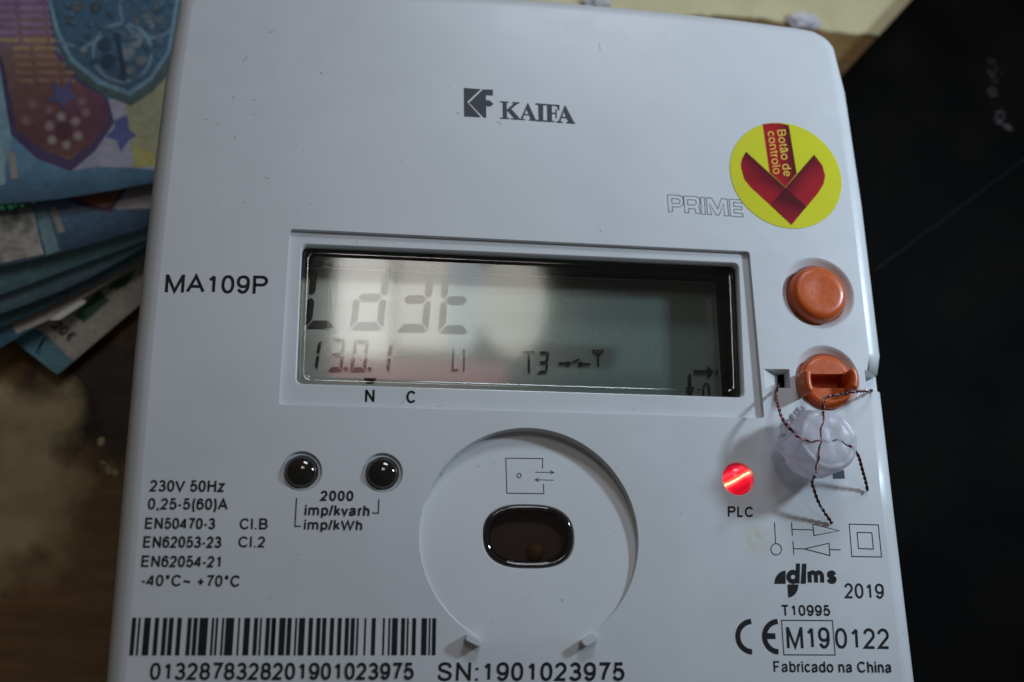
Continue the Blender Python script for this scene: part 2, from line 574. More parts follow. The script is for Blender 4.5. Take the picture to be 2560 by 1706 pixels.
def lettering(mb, s, bl, br, tl, t=0.135, mat_i=0):
    """stroke letters: ink box from bl (baseline left) to br (baseline right), tl = top of a capital at left"""
    strokes, x = [], 0.0
    lo, hi = 1e9, -1e9
    for ch in s:
        adv, a, b, st = G[ch]
        a, b, adv = a / 716.0, b / 716.0, adv / 716.0
        for pl in st:
            closed = pl[-1] == 'closed'
            pts = pl[:-1] if closed else pl
            q = []
            for (u, vv) in pts:
                wd = max(b - a - t, 0.0)
                q.append((x + a + t / 2 + u * wd if wd > 0.02 else x + (a + b) / 2, t / 2 + vv * (1 - t)))
            strokes.append((q, closed))
        if st:
            lo, hi = min(lo, x + a), max(hi, x + b)
        x += adv
    U = (br - bl) / (hi - lo)
    Vv = tl - bl
    for q, closed in strokes:
        mb.ribbon([bl + U * (px - lo) + Vv * py for px, py in q], t * Vv.length, closed, mat_i)


# ------------------------------------------------------------------ outline of the meter
PZ = 0.004     # height of flat print over the face
xl, xr = -5.895, 5.945
OZ = -0.22


def oat(x, y):
    p = at(x, y, OZ)
    p.z = 0
    return p


meter = empty('electricity_meter', (0, 2.5, -6.5), 'white plastic electricity meter with display, barcode and orange buttons, face up on the table', 'electricity meter')
# traced upper edge (photo pixels) turned into points of the face
top_edge = [oat(*q) for q in ((2083, 123), (2066, 103), (2043, 88), (2011, 76), (1900, 60.5), (1794, 47), (1600, 26.5), (1400, 8.4), (1250, -3), (1000, -15), (700, -22), (520, -23), (482, -17), (462, -5), (449, 9))]
right = [Vector((xr, -6.0, 0)), Vector((xr, -2.0, 0)), Vector((xr - .01, 0.5, 0))]
ny1, ny2 = oat(2212, 987).y, oat(2204, 938).y
notch_x = at(2165, 960).x
outl = [(p, 0) for p in right] + [(Vector((xr - .01, ny1, 0)), 0), (Vector((notch_x, ny1, 0)), 1), (Vector((notch_x, ny2, 0)), 1), (Vector((xr - .012, ny2, 0)), 0)]
outl += [(oat(2200.5, 895), 0), (oat(2155, 517), 0), (oat(2114, 241), 0)]
outl += [(p, 0) for p in cr(top_edge, 4)]
outl += [(oat(447, 13), 0), (oat(409, 219), 0), (oat(385, 415), 0), (oat(358, 661), 0), (oat(334.6, 880), 0), (oat(300, 1280), 0), (oat(263.5, 1706), 0), (Vector((xl, -6.0, 0)), 0)]
cx0, cy0 = 0.0, 2.0


def inset(p, d):
    """move an outline point towards the body by d (box-wise, rounded corners kept)"""
    qx = min(max(p.x, xl + 1.0), xr - 1.0)
    qy = min(max(p.y, -30), 8.2)
    v = Vector((p.x - qx, p.y - qy, 0))
    L = v.length
    return p - v / L * d if L > 1e-6 else p


prof = [(0.30, 0.0), (0.24, -0.008), (0.17, -0.03), (0.10, -0.075), (0.05, -0.14), (0.015, -0.22), (0.0, -0.32), (0.0, -0.9), (0.03, -1.6), (-0.02, -6.5)]
loops = []
for d, z in prof:
    lp = []
    for p, k in outl:
        q = p.copy() if k else inset(p, d)
        q.z = z
        lp.append(q)
    loops.append(lp)
house = MB()
house.loft(loops[::1], True, 0, True)
face_outline = loops[0]


def circ(c, r, n=64, z=0.0):
    return [Vector((c.x + r * math.cos(2 * math.pi * k / n), c.y + r * math.sin(2 * math.pi * k / n), z)) for k in range(n)]


def rrect(tl_, tr_, br_, bl_, r, n=6, z=None):
    """rounded quad"""
    P = [tl_, tr_, br_, bl_]
    out = []
    for i in range(4):
        p, a, b = P[i], P[i - 1], P[(i + 1) % 4]
        da, db = (a - p).normalized(), (b - p).normalized()
        s, e = p + da * r, p + db * r
        for k in range(n + 1):
            t = k / n
            q = s * (1 - t) ** 2 + p * 2 * t * (1 - t) + e * t * t
            if z is not None:
                q = Vector((q.x, q.y, z))
            out.append(q)
    return out


holes = []
# display recess
b_tl, b_tr, b_br, b_bl = at(724, 572), at(1874, 629), at(1911, 1046), at(697, 1012)
bz = rrect(b_tl, b_tr, b_br, b_bl, 0.06, 4)
holes.append(bz)
# optical port recess (round; floor rises to the face at the lower end)
oc = Vector((0, 0, 0))
OR = 1.655
oring = circ(oc, OR, 128)
holes.append(oring)
# holes for lamps and knobs
ledL, ledR, plc = at(752.9, 1179), at(955.9, 1182.7), at(1846, 1198)
for c in (ledL, ledR):
    holes.append(circ(c, 0.305, 64))
holes.append(circ(plc, 0.262, 64))
btn, knob = at(2045, 733), at(2067, 946)
holes.append(circ(btn, 0.635, 80))
holes.append(circ(knob, 0.56, 80))
pk = crop(1880, 600, 3.409)
pocket = [pk(100, 1100), pk(318, 1102), pk(330, 1264), pk(112, 1258)]
holes.append(pocket)
house.fill([face_outline] + holes, 0)


def eased(c, r, depth, n, lip=0.025):
    """rounded lip then a wall down"""
    pr = [(r, 0)] + [(r - lip * math.sin(a) * 1.0, -lip * (1 - math.cos(a))) for a in (0.4, 0.8, 1.2, 1.57)]
    return pr + [(pr[-1][0], -depth)]


# lamp pockets with a fine pale ring
for c in (ledL, ledR):
    house.revolve(c, [(0.305, 0), (0.298, -0.006), (0.293, -0.02), (0.29, -0.06), (0.285, -0.062), (0.262, -0.03), (0.25, -0.032), (0.243, -0.06), (0.243, -0.25)], 64)
house.revolve(plc, [(0.262, 0), (0.255, -0.006), (0.25, -0.02), (0.246, -0.07), (0.228, -0.075), (0.224, -0.2)], 64)
# dished surrounds
dish = lambda R, d, r2: [(R, 0), (R - .015, -.008), (R - .05, -.035), (R - .10, -d * .75), (R - .15, -d), (r2, -d - .005), (r2 - .004, -d - .3), (0.05, -d - .3)]
house.revolve(btn, dish(.635, .12, .515), 80)
house.revolve(knob, dish(.56, .12, .47), 80)
# display recess walls
rec = MB()
rl0 = [p.copy() for p in bz]


def bez_z(p):
    """the bezel is sunk a little below the face"""
    return -0.085


# optical port walls + floor


def port_z(y):
    return -0.20 * max(0.0, min(1.0, (y + 1.50) / 2.9))


house.loft([oring, [Vector((p.x * .996, p.y * .996, max(-0.010, port_z(p.y) * .5))) for p in oring], [Vector((p.x * .988, p.y * .988, port_z(p.y) - .0012)) for p in oring]], True, 0, False)
# pocket funnel with a dark slot
hole_s = [pk(214, 1150, -.2), pk(272, 1146, -.2), pk(278, 1262, -.2), pk(222, 1262, -.2)]
house.loft([pocket, hole_s], True, 0, False)
house.loft([hole_s, [Vector((p.x, p.y, -.9)) for p in hole_s]], True, 1, False)
# inner ledge in the side notch and notch floor
nb = MB()
for z0, z1, px in ((-0.42, -6.0, 2191),):
    x1 = at(px, 962, z0).x
    q = [Vector((notch_x - .3, ny1 - .3, z0)), Vector((x1, ny1 - .3, z0)), Vector((x1, ny2 + .3, z0)), Vector((notch_x - .3, ny2 + .3, z0))]
    house.loft([q, [Vector((p.x, p.y, z1)) for p in q]], True, 0, False, 'start')
house.build('housing', [M['white'], M['black']], meter)

# ------------------------------------------------------------------ display
win = crop(0, 0, 1)
w_tl, w_tr, w_br, w_bl = at(752, 603), at(1852, 652), at(1867, 993), at(737, 958)


def lift(p, f):
    return Vector((p.x, p.y, f(p)))


bez = MB()
# dense loops so that the sloping surface stays smooth
wl = rrect(w_tl, w_tr, w_br, w_bl, 0.11, 6)
bo = rrect(b_tl + Vector((.05, -.03, 0)), b_tr + Vector((-.03, -.03, 0)), b_br + Vector((-.03, .06, 0)), b_bl + Vector((.05, .06, 0)), 0.05, 6)
bw = rrect(b_tl, b_tr, b_br, b_bl, 0.06, 6)
bfoot = [lift(p, lambda q: min(0.0, bez_z(q)) - 0.004 if q.y < b_bl.y + 0.6 else bez_z(q)) for p in bo]
# wall of the recess from face level down to the bezel surface
bez.loft([[Vector((p.x, p.y, 0.0)) for p in bw], [Vector((p.x, p.y, min(-0.004, bez_z(p)))) + (q - p) * .25 for p, q in zip(bw, bo)], [lift(q, bez_z) for q in bo]], True, 0, False)
mid = [lift(p.lerp(q, .5), bez_z) for p, q in zip(bo, wl)]
bez.loft([[lift(p, bez_z) for p in bo], mid, [lift(p, bez_z) for p in wl]], True, 0, False)
wi = [p + (Vector((0, 2.9 if False else (w_tl.y + w_bl.y) / 2, 0)) - Vector((0, p.y, 0))).normalized() * 0.0 for p in wl]


def shrink(lp, d):
    c = sum(lp, Vector()) / len(lp)
    hx = max(abs(p.x - c.x) for p in lp)
    hy = max(abs(p.y - c.y) for p in lp)
    return [Vector((c.x + (p.x - c.x) * (1 - d / hx), c.y + (p.y - c.y) * (1 - d / hy), p.z)) for p in lp]


bez.loft([[lift(p, bez_z) for p in wl], [lift(p, lambda q: bez_z(q) - .02) for p in shrink(wl, .018)], [lift(p, lambda q: bez_z(q) - .16) for p in shrink(wl, .022)]], True, 0, True)
bezel = bez.build('display_bezel', M['white2'], meter)
# dark well
LZ = -0.88
well = MB()
wa = shrink(wl, .02)
well.loft([[lift(p, lambda q: bez_z(q) - .15) for p in wa], [Vector((p.x, p.y, LZ - .12)) for p in wa]], True, 0, False, 'end')
well.build('display_well', M['well'], meter)
# clear cover with a stepped rim
gl = MB()
gz = lambda q: -.20
L0 = [lift(p, lambda q: gz(q) - .03) for p in shrink(wl, .024)]
L1 = [lift(p, lambda q: gz(q) - .02) for p in shrink(wl, .04)]
L2 = [lift(p, gz) for p in shrink(wl, .07)]
L3 = [lift(p, gz) for p in shrink(wl, .15)]
L4 = [lift(p, lambda q: gz(q) - .015) for p in shrink(wl, .17)]
gl.loft([L0, L1, L2, L3, L4], True, 0, True)
gl.loft([L4, [lift(p, lambda q: gz(q) - .015) for p in shrink(wl, 1.0)]], True, 0, False, 'end')
gl.build('display_cover', M['glass'], meter)
# lcd plate
lp = MB()
pq = [at(700, 668, LZ), at(1785, 708, LZ), at(1806, 1040, LZ), at(690, 1040, LZ)]
lp.loft([pq, [Vector((p.x, p.y, LZ - .08)) for p in pq]], True, 0, False, 'start')
lcd = lp.build('lcd_panel', M['lcd'], meter, kind=None)
# thin bright edge of the lcd glass
ed = MB()
e0 = [p + Vector((0, 0, .012)) for p in pq]
ed.ribbon([e0[0], e0[1], e0[2]], 0.018)
M['edge'] = mat('glass_edge', (0.35, 0.36, 0.38), 0.3)
ed.build('glass_edge', M['edge'], lcd)
SZ = LZ + 0.04


def segs(mb, f, BL, BR, TL, TR, on, t=0.21, tv=0.115, gap=0.028):
    """seven-segment figure in the box given by crop pixels"""
    def P(u, v):
        x = (BL[0] * (1 - u) + BR[0] * u) * (1 - v) + (TL[0] * (1 - u) + TR[0] * u) * v
        y = (BL[1] * (1 - u) + BR[1] * u) * (1 - v) + (TL[1] * (1 - u) + TR[1] * u) * v
        return f(x, y, SZ)
    e = gap
    S = {
        'a': [(.0 + e * 2, 1), (1 - e * 2, 1), (1 - t, 1 - tv), (t, 1 - tv)],
        'd': [(.0 + e * 2, 0), (1 - e * 2, 0), (1 - t, tv), (t, tv)],
        'g': [(t * .5 + e, .5), (t + e, .5 + tv / 2), (1 - t - e, .5 + tv / 2), (1 - t * .5 - e, .5), (1 - t - e, .5 - tv / 2), (t + e, .5 - tv / 2)],
        'f': [(0, 1 - e), (t - e, 1 - tv - e), (t - e, .5 + tv / 2 + e), (t * .5, .5 + e), (0, .5 + tv / 2)],
        'e': [(0, e), (t - e, tv + e), (t - e, .5 - tv / 2 - e), (t * .5, .5 - e), (0, .5 - tv / 2)],
        'b': [(1, 1 - e), (1 - t + e, 1 - tv - e), (1 - t + e, .5 + tv / 2 + e), (1 - t * .5, .5 + e), (1, .5 + tv / 2)],
        'c': [(1, e), (1 - t + e, tv + e), (1 - t + e, .5 - tv / 2 - e), (1 - t * .5, .5 - e), (1, .5 - tv / 2)],
    }
    for k in on:
        mb.fill([[P(u, v) for u, v in S[k]]])


d1 = crop(680, 560, 3.266)
for BL, BR, TL, TR, on in (
        ((266, 848), (522, 850), (325, 330), (580, 332), 'fed'),
        ((635, 862), (908, 862), (690, 335), (966, 337), 'bcdeg'),
        ((1013, 875), (1275, 880), (1066, 345), (1330, 347), 'bcdg'),
        ((1358, 888), (1614, 890), (1398, 350), (1652, 355), 'fegd')):
    m_ = MB()
    segs(m_, d1, BL, BR, TL, TR, on, 0.245)
    m_.build('lcd_digit', M['seg'], lcd)
for BL, BR, TL, TR, on in (
        ((250, 1195), (372, 1195), (290, 940), (408, 942), 'bc'),
        ((452, 1202), (574, 1204), (485, 936), (602, 940), 'abcdg'),
        ((634, 1204), (768, 1206), (670, 944), (794, 947), 'abcdef'),
        ((828, 1210), (958, 1214), (865, 960), (990, 964), 'bc')):
    m_ = MB()
    segs(m_, d1, BL, BR, TL, TR, on, 0.27, 0.13)
    m_.build('lcd_digit', M['seg'], lcd)


def dot(mb, f, x, y, r, z, n=20, mat_i=0):
    c, e = f(x, y, z), f(x + r, y, z)
    mb.zk += 1
    mb.fill([[p + Vector((0, 0, 0.00025 * mb.zk)) for p in circ(c, (e - c).length, n, z)]], mat_i)


for x, y in ((602, 1180), (797, 1184)):
    m_ = MB()
    dot(m_, d1, x, y, 17, SZ)
    m_.build('lcd_point', M['seg'], lcd)
px2 = lambda n_, s: n_ / s / 162.0


def strokes(name, f, s, z, items, material, parent, polys=(), dots=(), label=None):
    mb = MB()
    for pts, wd in items:
        mb.ribbon([f(x, y, z) for x, y in pts], px2(wd, s))
    for p in polys:
        mb.poly([f(x, y, z) for x, y in p])
    for x, y, r in dots:
        dot(mb, f, x, y, r, z)
    return mb.build(name, material, parent, label)


strokes('lcd_letter', d1, 3.266, SZ, [([(1482, 1018), (1475, 1192), (1522, 1192)], 15)], M['seg'], lcd)
strokes('lcd_digit', d1, 3.266, SZ, [([(1569, 1018), (1567, 1202)], 14), ([(1548, 1066), (1566, 1030)], 9)], M['seg'], lcd)
strokes('lcd_pointer', d1, 3.266, SZ, [], M['seg'], lcd, [[(748, 1254), (856, 1257), (830, 1297), (776, 1296)]])
d2 = crop(1280, 840, 8.404)
strokes('lcd_letter', d2, 8.404, SZ, [([(232, 340), (478, 342)], 60), ([(357, 371), (361, 780)], 46)], M['seg'], lcd)
m_ = MB()
segs(m_, d2, (538, 790), (738, 792), (560, 320), (788, 330), 'abcdg', 0.27, 0.13, 0.02)
m_.build('lcd_digit', M['seg'], lcd)
strokes('lcd_switch_symbol', d2, 8.404, SZ, [([(985, 577), (1150, 580)], 54), ([(1258, 560), (1416, 490)], 42), ([(1480, 593), (1640, 598)], 50)], M['seg'], lcd, (), [(1187, 582, 52), (1440, 590, 52)])
strokes('lcd_antenna_symbol', d2, 8.404, SZ, [([(1686, 305), (1932, 307)], 30), ([(1700, 312), (1808, 410)], 34), ([(1922, 312), (1816, 410)], 34), ([(1813, 310), (1820, 648)], 33)], M['seg'], lcd)
d3 = crop(1680, 880, 11.2)
strokes('lcd_arrow', d3, 11.2, SZ, [([(612, 548), (990, 552)], 92)], M['seg'], lcd, [[(985, 380), (1172, 560), (1010, 740)]])
strokes('lcd_arrow', d3, 11.2, SZ, [([(495, 625), (512, 992)], 90)], M['seg'], lcd, [[(368, 985), (650, 990), (590, 1100), (520, 1260), (455, 1110)]])
strokes('lcd_plus_sign', d3, 11.2, SZ, [([(1188, 565), (1312, 567)], 45), ([(1250, 488), (1252, 642)], 40)], M['seg'], lcd)
strokes('lcd_minus_sign', d3, 11.2, SZ, [([(705, 1055), (805, 1062)], 46)], M['seg'], lcd)
strokes('lcd_letter', d3, 11.2, SZ, [([(1400, 700), (1390, 470), (1490, 470), (1530, 520), (1500, 580), (1400, 585)], 50)], M['seg'], lcd)
m_ = MB()
m_.ribbon([d3(*p, SZ) for p in c2([(885, 1260), (885, 1080), (900, 950), (960, 885), (1030, 950), (1050, 1080), (1052, 1260)])], px2(55, 11.2))
m_.build('lcd_letter', M['seg'], lcd)

# ------------------------------------------------------------------ optical port
port = MB()
fl = []
# floor disc follows port_z
rings = []
for rr in (1.0, .985):
    rings.append([Vector((p.x * rr * .992, p.y * rr * .992, port_z(p.y) - .002)) for p in oring])
lens_c = crop(1030, 1040, 2.529)
lw = [lens_c(*p, -.1) for p in ((443, 765), (1028, 765), (735, 556), (735, 973))]
lcx, lcy = (lw[0].x + lw[1].x) / 2, (lw[2].y + lw[3].y) / 2
lhx, lhy = (lw[1].x - lw[0].x) / 2, (lw[2].y - lw[3].y) / 2


def stadium(d, z, n=14, flat=0.42):
    """flattened oval: straight long sides, round ends"""
    hx, hy = lhx - d, lhy - d
    out = []
    m = 4 * n
    for k in range(m):
        a = 2 * math.pi * k / m
        c, s = math.cos(a), math.sin(a)
        e = .70
        out.append(Vector((lcx + hx * math.copysign(abs(c) ** e, c), lcy + hy * math.copysign(abs(s) ** .82, s), z if not callable(z) else z(lcy + hy * s))))
    return out


st0 = stadium(0, lambda y: port_z(y) - .002)
inner_ring = [Vector((p.x * .985 * .992, p.y * .985 * .992, port_z(p.y) - .002)) for p in oring]
# radial grid for the tilted floor: from ring to lens hole
K = len(st0)
ring56 = [Vector((OR * .99 * math.cos(2 * math.pi * k / K), OR * .99 * math.sin(2 * math.pi * k / K), 0)) for k in range(K)]
gridl = []
for i in range(15):
    t = i / 14
    lpn = []
    for p, q in zip(ring56, st0):
        v = p.lerp(q, t)
        v.z = port_z(v.y) - .0006
        lpn.append(v)
    gridl.append(lpn)
port.loft(gridl, True, 0, True)
port.loft([st0, stadium(.015, lambda y: port_z(y) - .015), stadium(.02, lambda y: port_z(y) - .08)], True, 0, True)
pobj = port.build('optical_port', M['white2'], meter)
lens = MB()
lz = -.10
lens.loft([stadium(.022, lz - .20), stadium(.024, lz - .02), stadium(.034, lz - .004), stadium(.055, lz + .002), stadium(.085, lz), stadium(.10, lz - .02), stadium(.112, lz - .05), stadium(.13, lz - .06)], True, 0, True)
lens.build('lens_rim', M['lens'], pobj)
lens = MB()
lens.fill([stadium(.108, lz - .045)])
lens.build('lens_window', M['smoke'], pobj)
lens = MB()
lens.loft([stadium(.115, lz - .065), stadium(.15, lz - .30)], True, 0, False, 'end')
M['pocket'] = mat('dark_pocket', (0.36, 0.31, 0.31), 0.35, 0, 0.5)
lens.build('lens_pocket', M['pocket'], pobj)
bc = lens_c(780, 850, lz - .22)
bulb = MB()
bulb.revolve(bc, [(.001, bc.z + .17), (.06, bc.z + .16), (.11, bc.z + .11), (.14, bc.z + .03), (.145, bc.z - .15)], 24)
bulb.build('emitter_bulb', M['amber'], pobj)
# two little stop tabs at the foot of the ring
t8 = crop(1060, 1560, 4.2018)
TH = 0.15
for q in ([(450, 92), (612, 196), (590, 248), (428, 168)], [(1782, 88), (1846, 156), (1700, 247), (1638, 178)]):
    topq = [t8(x, y, TH) for x, y in q]
    top = rrect(topq[0], topq[1], topq[2], topq[3], 0.045, 4)
    c = sum(top, Vector()) / len(top)
    tb = MB()
    up = [c + (p - c) * .9 + Vector((0, 0, .012)) for p in top]
    tb.loft([[Vector((p.x, p.y, -.25)) for p in top], [p - Vector((0, 0, .02)) for p in top], [c + (p - c) * .97 + Vector((0, 0, .004)) for p in top], up], True, 0, True, 'end')
    tb.build('stop_tab', M['white2'], meter)
strokes('printed_symbol', lens_c, 2.529, -0.128, [([(829, 328), (831, 265), (597, 262), (602, 487), (836, 490), (834, 428)], 4.4), ([(783, 352), (898, 354)], 3.6), ([(876, 343), (902, 354), (876, 365)], 3.6), ([(782, 401), (898, 404)], 3.6), ([(806, 390), (780, 401), (806, 413)], 3.6)], M['ink'], pobj)
m_ = MB()
m_.ribbon([lens_c(680 + 13 * math.cos(a * .314), 374 + 14 * math.sin(a * .314), -.128) for a in range(20)], px2(4.4, 2.529), True)
m_.build('printed_symbol', M['ink'], pobj)
# the printed marks lie on the sloping floor
for o in [o for o in bpy.data.objects if o.name.startswith('printed_symbol')]:
    for vv in o.data.vertices:
        yw = vv.co.y + WLOC[o].y
        vv.co.z = port_z(yw) + .004 - WLOC[o].z

# ------------------------------------------------------------------ lamps and knobs
for c in (ledL, ledR):
    d_ = MB()
    R0 = .236
    d_.revolve(c, [(R0, -.25), (R0, -.03)] + [(R0 * math.cos(a), -.03 + .15 * math.sin(a)) for a in [k * math.pi / 2 / 14 for k in range(1, 15)]], 48)
    d_.build('indicator_lens', M['lens'], meter)
d_ = MB()
d_.revolve(plc, [(.222, -.2), (.222, -.03)] + [(.222 * math.cos(a), -.03 + .11 * math.sin(a)) for a in [k * math.pi / 2 / 12 for k in range(1, 13)]], 48)
d_.build('indicator_lamp', M['red_on'], meter, 'lit red indicator lamp')
# round push button
bt = at(2052, 729.5, .16)
d_ = MB()
d_.revolve(bt, [(.49, -.30), (.485, .0), (.478, .05), (.462, .09), (.44, .122), (.41, .146), (.37, .160), (.32, .165), (.2, .156), (.1, .147), (.001, .145)], 96)
d_.build('push_button', M['orange'], meter, 'round orange push button with a smooth dished top')
# sealing knob with slot and two ears
kn = crop(1880, 600, 3.409)
kc = kn(650, 1200, .10)
kb = MB()
KR = .445
sl = [kn(500, 1143, .10), kn(806, 1143, .10), kn(812, 1264, .10), kn(512, 1264, .10)]
kb.revolve(kc, [(KR + .01, -.3), (KR + .008, .02), (KR - .01, .06), (KR - .05, .09), (KR - .09, .10)], 80)
kb.fill([circ(kc, KR - .09, 80, .10), sl])
kb.loft([sl, [Vector((p.x, p.y, -.16)) for p in sl]], True, 0, False, 'end')
knb = kb.build('sealing_knob', M['orange'], meter, 'orange knob with a slot between two raised ears')
for sgn, pts in ((-1, [(478, 1100), (478, 1180), (490, 1250), (514, 1292)]), (1, [(846, 1098), (872, 1130), (884, 1200), (872, 1268)])):
    e = MB()
    P = cr([kn(x, y, .34) for x, y in pts], 5)
    loops = []
    n_ = len(P)
    for i, p in enumerate(P):
        d = (P[min(i + 1, n_ - 1)] - P[max(i - 1, 0)]).normalized()
        nx = Vector((-d.y, d.x, 0))
        hw = .062 * (0.75 if i in (0, n_ - 1) else 1)
        zz = .36 if 0 < i < n_ - 1 else .30
        loops.append([p + nx * hw + Vector((0, 0, .02 - p.z)), p + nx * hw + Vector((0, 0, zz - .05 - p.z)), p + nx * hw * .6 + Vector((0, 0, zz - .01 - p.z)), p + Vector((0, 0, zz - p.z)), p - nx * hw * .6 + Vector((0, 0, zz - .01 - p.z)), p - nx * hw + Vector((0, 0, zz - .05 - p.z)), p - nx * hw + Vector((0, 0, .02 - p.z))])
    ids = e.loft(loops, False, 0, True)
    e.face(ids[0], 0)
    e.face(ids[-1][::-1], 0)
    e.build('ear', M['orange'], knb)

# ------------------------------------------------------------------ printing on the face


def text(s, bl, br, tl, t=0.135, mat_='ink', parent=None, z=PZ, name='printed_text'):
    mb = MB()
    lettering(mb, s, at(*bl, z), at(*br, z), at(*tl, z), t)
    return mb.build(name, M[mat_], parent or meter)


text('MA109P', (412, 731.5), (669, 735.4), (415.4, 685.5), .15)
text('230V 50Hz', (373.7, 1229.4), (561.3, 1230.5), (375.9, 1200), .168)
text('0,25-5(60)A', (369, 1274.3), (569.5, 1275.6), (371.5, 1245), .168)
text('EN50470-3', (362.2, 1323), (537.4, 1323.7), (364.4, 1294.4), .168)
text('Cl.B', (598.8, 1324.1), (669, 1324.1), (600, 1296), .168)
text('EN62053-23', (357.5, 1369.9), (552.6, 1370.3), (360, 1340.6), .168)
text('Cl.2', (595.3, 1369.2), (662.5, 1369.2), (596.8, 1341), .168)
text('EN62054-21', (352.7, 1418), (550.4, 1419.1), (355.7, 1388.7), .168)
text('-40°C~ +70°C', (352, 1465.7), (600.3, 1467.5), (355, 1436.4), .168)
text('2000', (800, 1252.9), (883.2, 1253.6), (801.6, 1226.4), .20)
text('imp/kvarh', (761.3, 1289.3), (923.2, 1291), (763.9, 1262), .185)
text('imp/kWh', (759.5, 1325), (905, 1326.4), (762, 1298.8), .185)
text('PLC', (1819.8, 1292.2), (1884.5, 1293.4), (1819.8, 1265.7), .17)
text('2019', (2112.3, 1496), (2211, 1497.3), (2110, 1458), .14)
text('T10995', (1953.4, 1540), (2076.5, 1540.3), (1951.5, 1512.3), .17)
text('M19', (1968.6, 1621), (2075.7, 1621.8), (1965.5, 1567.4), .135)
text('0122', (2089.3, 1621.8), (2225, 1622.8), (2086.5, 1570.1), .135)
text('Fabricado na China', (1934.7, 1680.7), (2230, 1682), (1933, 1652.7), .155)
text('0132878328201901023975', (373.7, 1700.8), (1034, 1699.5), (377.5, 1656.6), .16)
text('SN:1901023975', (1092, 1703.3), (1561.5, 1702.6), (1094.5, 1655.6), .16)
for s, a_, b_, c_ in (('N', (912.6, 1005.7), (935.6, 1005.9), (914, 973.8)), ('C', (1016, 1008.4), (1039.6, 1008.4), (1016.8, 977))):
    zb = bez_z(at(a_[0], a_[1] - 16)) + PZ
    o = text(s, a_, b_, c_, .17, 'ink', meter, zb)
    for vv in o.data.vertices:
        vv.co.z = bez_z(Vector((0, vv.co.y + WLOC[o].y, 0))) + .005 - WLOC[o].z
# barcode
bars6 = [(285, 342), (372, 402), (452, 540), (594, 652), (705, 762), (788, 850), (900, 960), (1040, 1095), (1122, 1178), (1205, 1322), (1372, 1405), (1428, 1460), (1512, 1542), (1565, 1680), (1735, 1762), (1818, 1900), (1955, 2010), (2037, 2065), (2120, 2178), (2230, 2258)]
bars7 = [(-40, 18), (65, 147), (170, 228), (275, 302), (327, 408), (458, 514), (560, 617), (640, 695), (745, 800), (848, 902), (948, 1002), (1026, 1080), (1105, 1132), (1210, 1236), (1310, 1365), (1463, 1490), (1540, 1566), (1590, 1668), (1715, 1768), (1792, 1818), (1866, 1920), (1995, 2070), (2096, 2120), (2143, 2197)]
bar = MB()
tl0, tr0, bl0, br0 = at(330.9, 1544.6, PZ), at(1090.4, 1545.8, PZ), at(322.8, 1639.2, PZ), at(1088.6, 1638.4, PZ)
for lst, ox, s in ((bars6, 280, 5.602), (bars7, 680, 5.348)):
    for a_, b_ in lst:
        q = []
        for e_ in (a_, b_):
            u = (ox + e_ / s - 330.9) / (1090.4 - 330.9)
            q.append((tl0.lerp(tr0, u), bl0.lerp(br0, u)))
        i = [bar.vert(p) for p in (q[0][1], q[1][1], q[1][0], q[0][0])]
        bar.face(i)
bar.build('barcode', M['ink'], meter)
# lines of the pulse-lamp legend
strokes('printed_line', crop(680, 1080, 5.6), 5.6, PZ, [([(345, 925), (322, 1322), (408, 1322)], 17)], M['ink2'], meter)
strokes('printed_line', crop(680, 1080, 5.6), 5.6, PZ, [([(1496, 945), (1490, 1138), (1402, 1138)], 17)], M['ink2'], meter)
# approval symbols lower right
r8 = crop(1760, 1280, 3.681)
m_ = MB()
m_.ribbon([r8(650, 95, PZ), r8(660, 293, PZ)], px2(7, 3.681))
m_.ribbon([r8(665 + 49 * math.cos(a * .2618), 344 + 52 * math.sin(a * .2618), PZ) for a in range(24)], px2(7, 3.681), True)
m_.build('printed_symbol', M['ink'], meter)
for it in ([([(806, 95), (815, 220)], 7), ([(810, 160), (1005, 166)], 7), ([(1003, 112), (1245, 173), (1013, 218), (1003, 112)], 7)],
           [([(820, 268), (828, 395)], 7), ([(825, 338), (925, 340)], 7), ([(925, 340), (1152, 288), (1160, 402), (925, 340)], 7), ([(1157, 346), (1258, 349)], 7)]):
    strokes('printed_symbol', r8, 3.681, PZ, it, M['ink'], meter)
m_ = MB()
m_.ribbon([r8(*p, PZ) for p in ((1337, 112), (1605, 120), (1635, 415), (1362, 410))], px2(7.5, 3.681), True)
m_.ribbon([r8(*p, PZ) for p in ((1410, 188), (1545, 192), (1560, 342), (1423, 337))], px2(7.5, 3.681), True)
m_.build('printed_symbol', M['ink'], meter)
m_ = MB()
m_.ribbon([r8(*p, PZ) for p in ((714, 998), (1182, 1000), (1208, 1317), (736, 1315))], px2(8, 3.681), True)
m_.build('printed_frame', M['ink'], meter)
m_ = MB()
m_.ribbon([r8(440 + 132 * math.cos(math.radians(a_)) + (1 - math.sin(math.radians(a_))) * 4, 1148 - 140 * math.sin(math.radians(a_)), PZ) for a_ in range(92, 270, 8)], px2(46, 3.681))
m_.ribbon([r8(683 + 130 * math.cos(math.radians(a_)) + (1 - math.sin(math.radians(a_))) * 4, 1148 - 140 * math.sin(math.radians(a_)), PZ) for a_ in range(92, 270, 8)], px2(46, 3.681))
m_.ribbon([r8(570, 1143, PZ), r8(658, 1143, PZ)], px2(50, 3.681))
m_.build('printed_mark', M['ink'], meter)
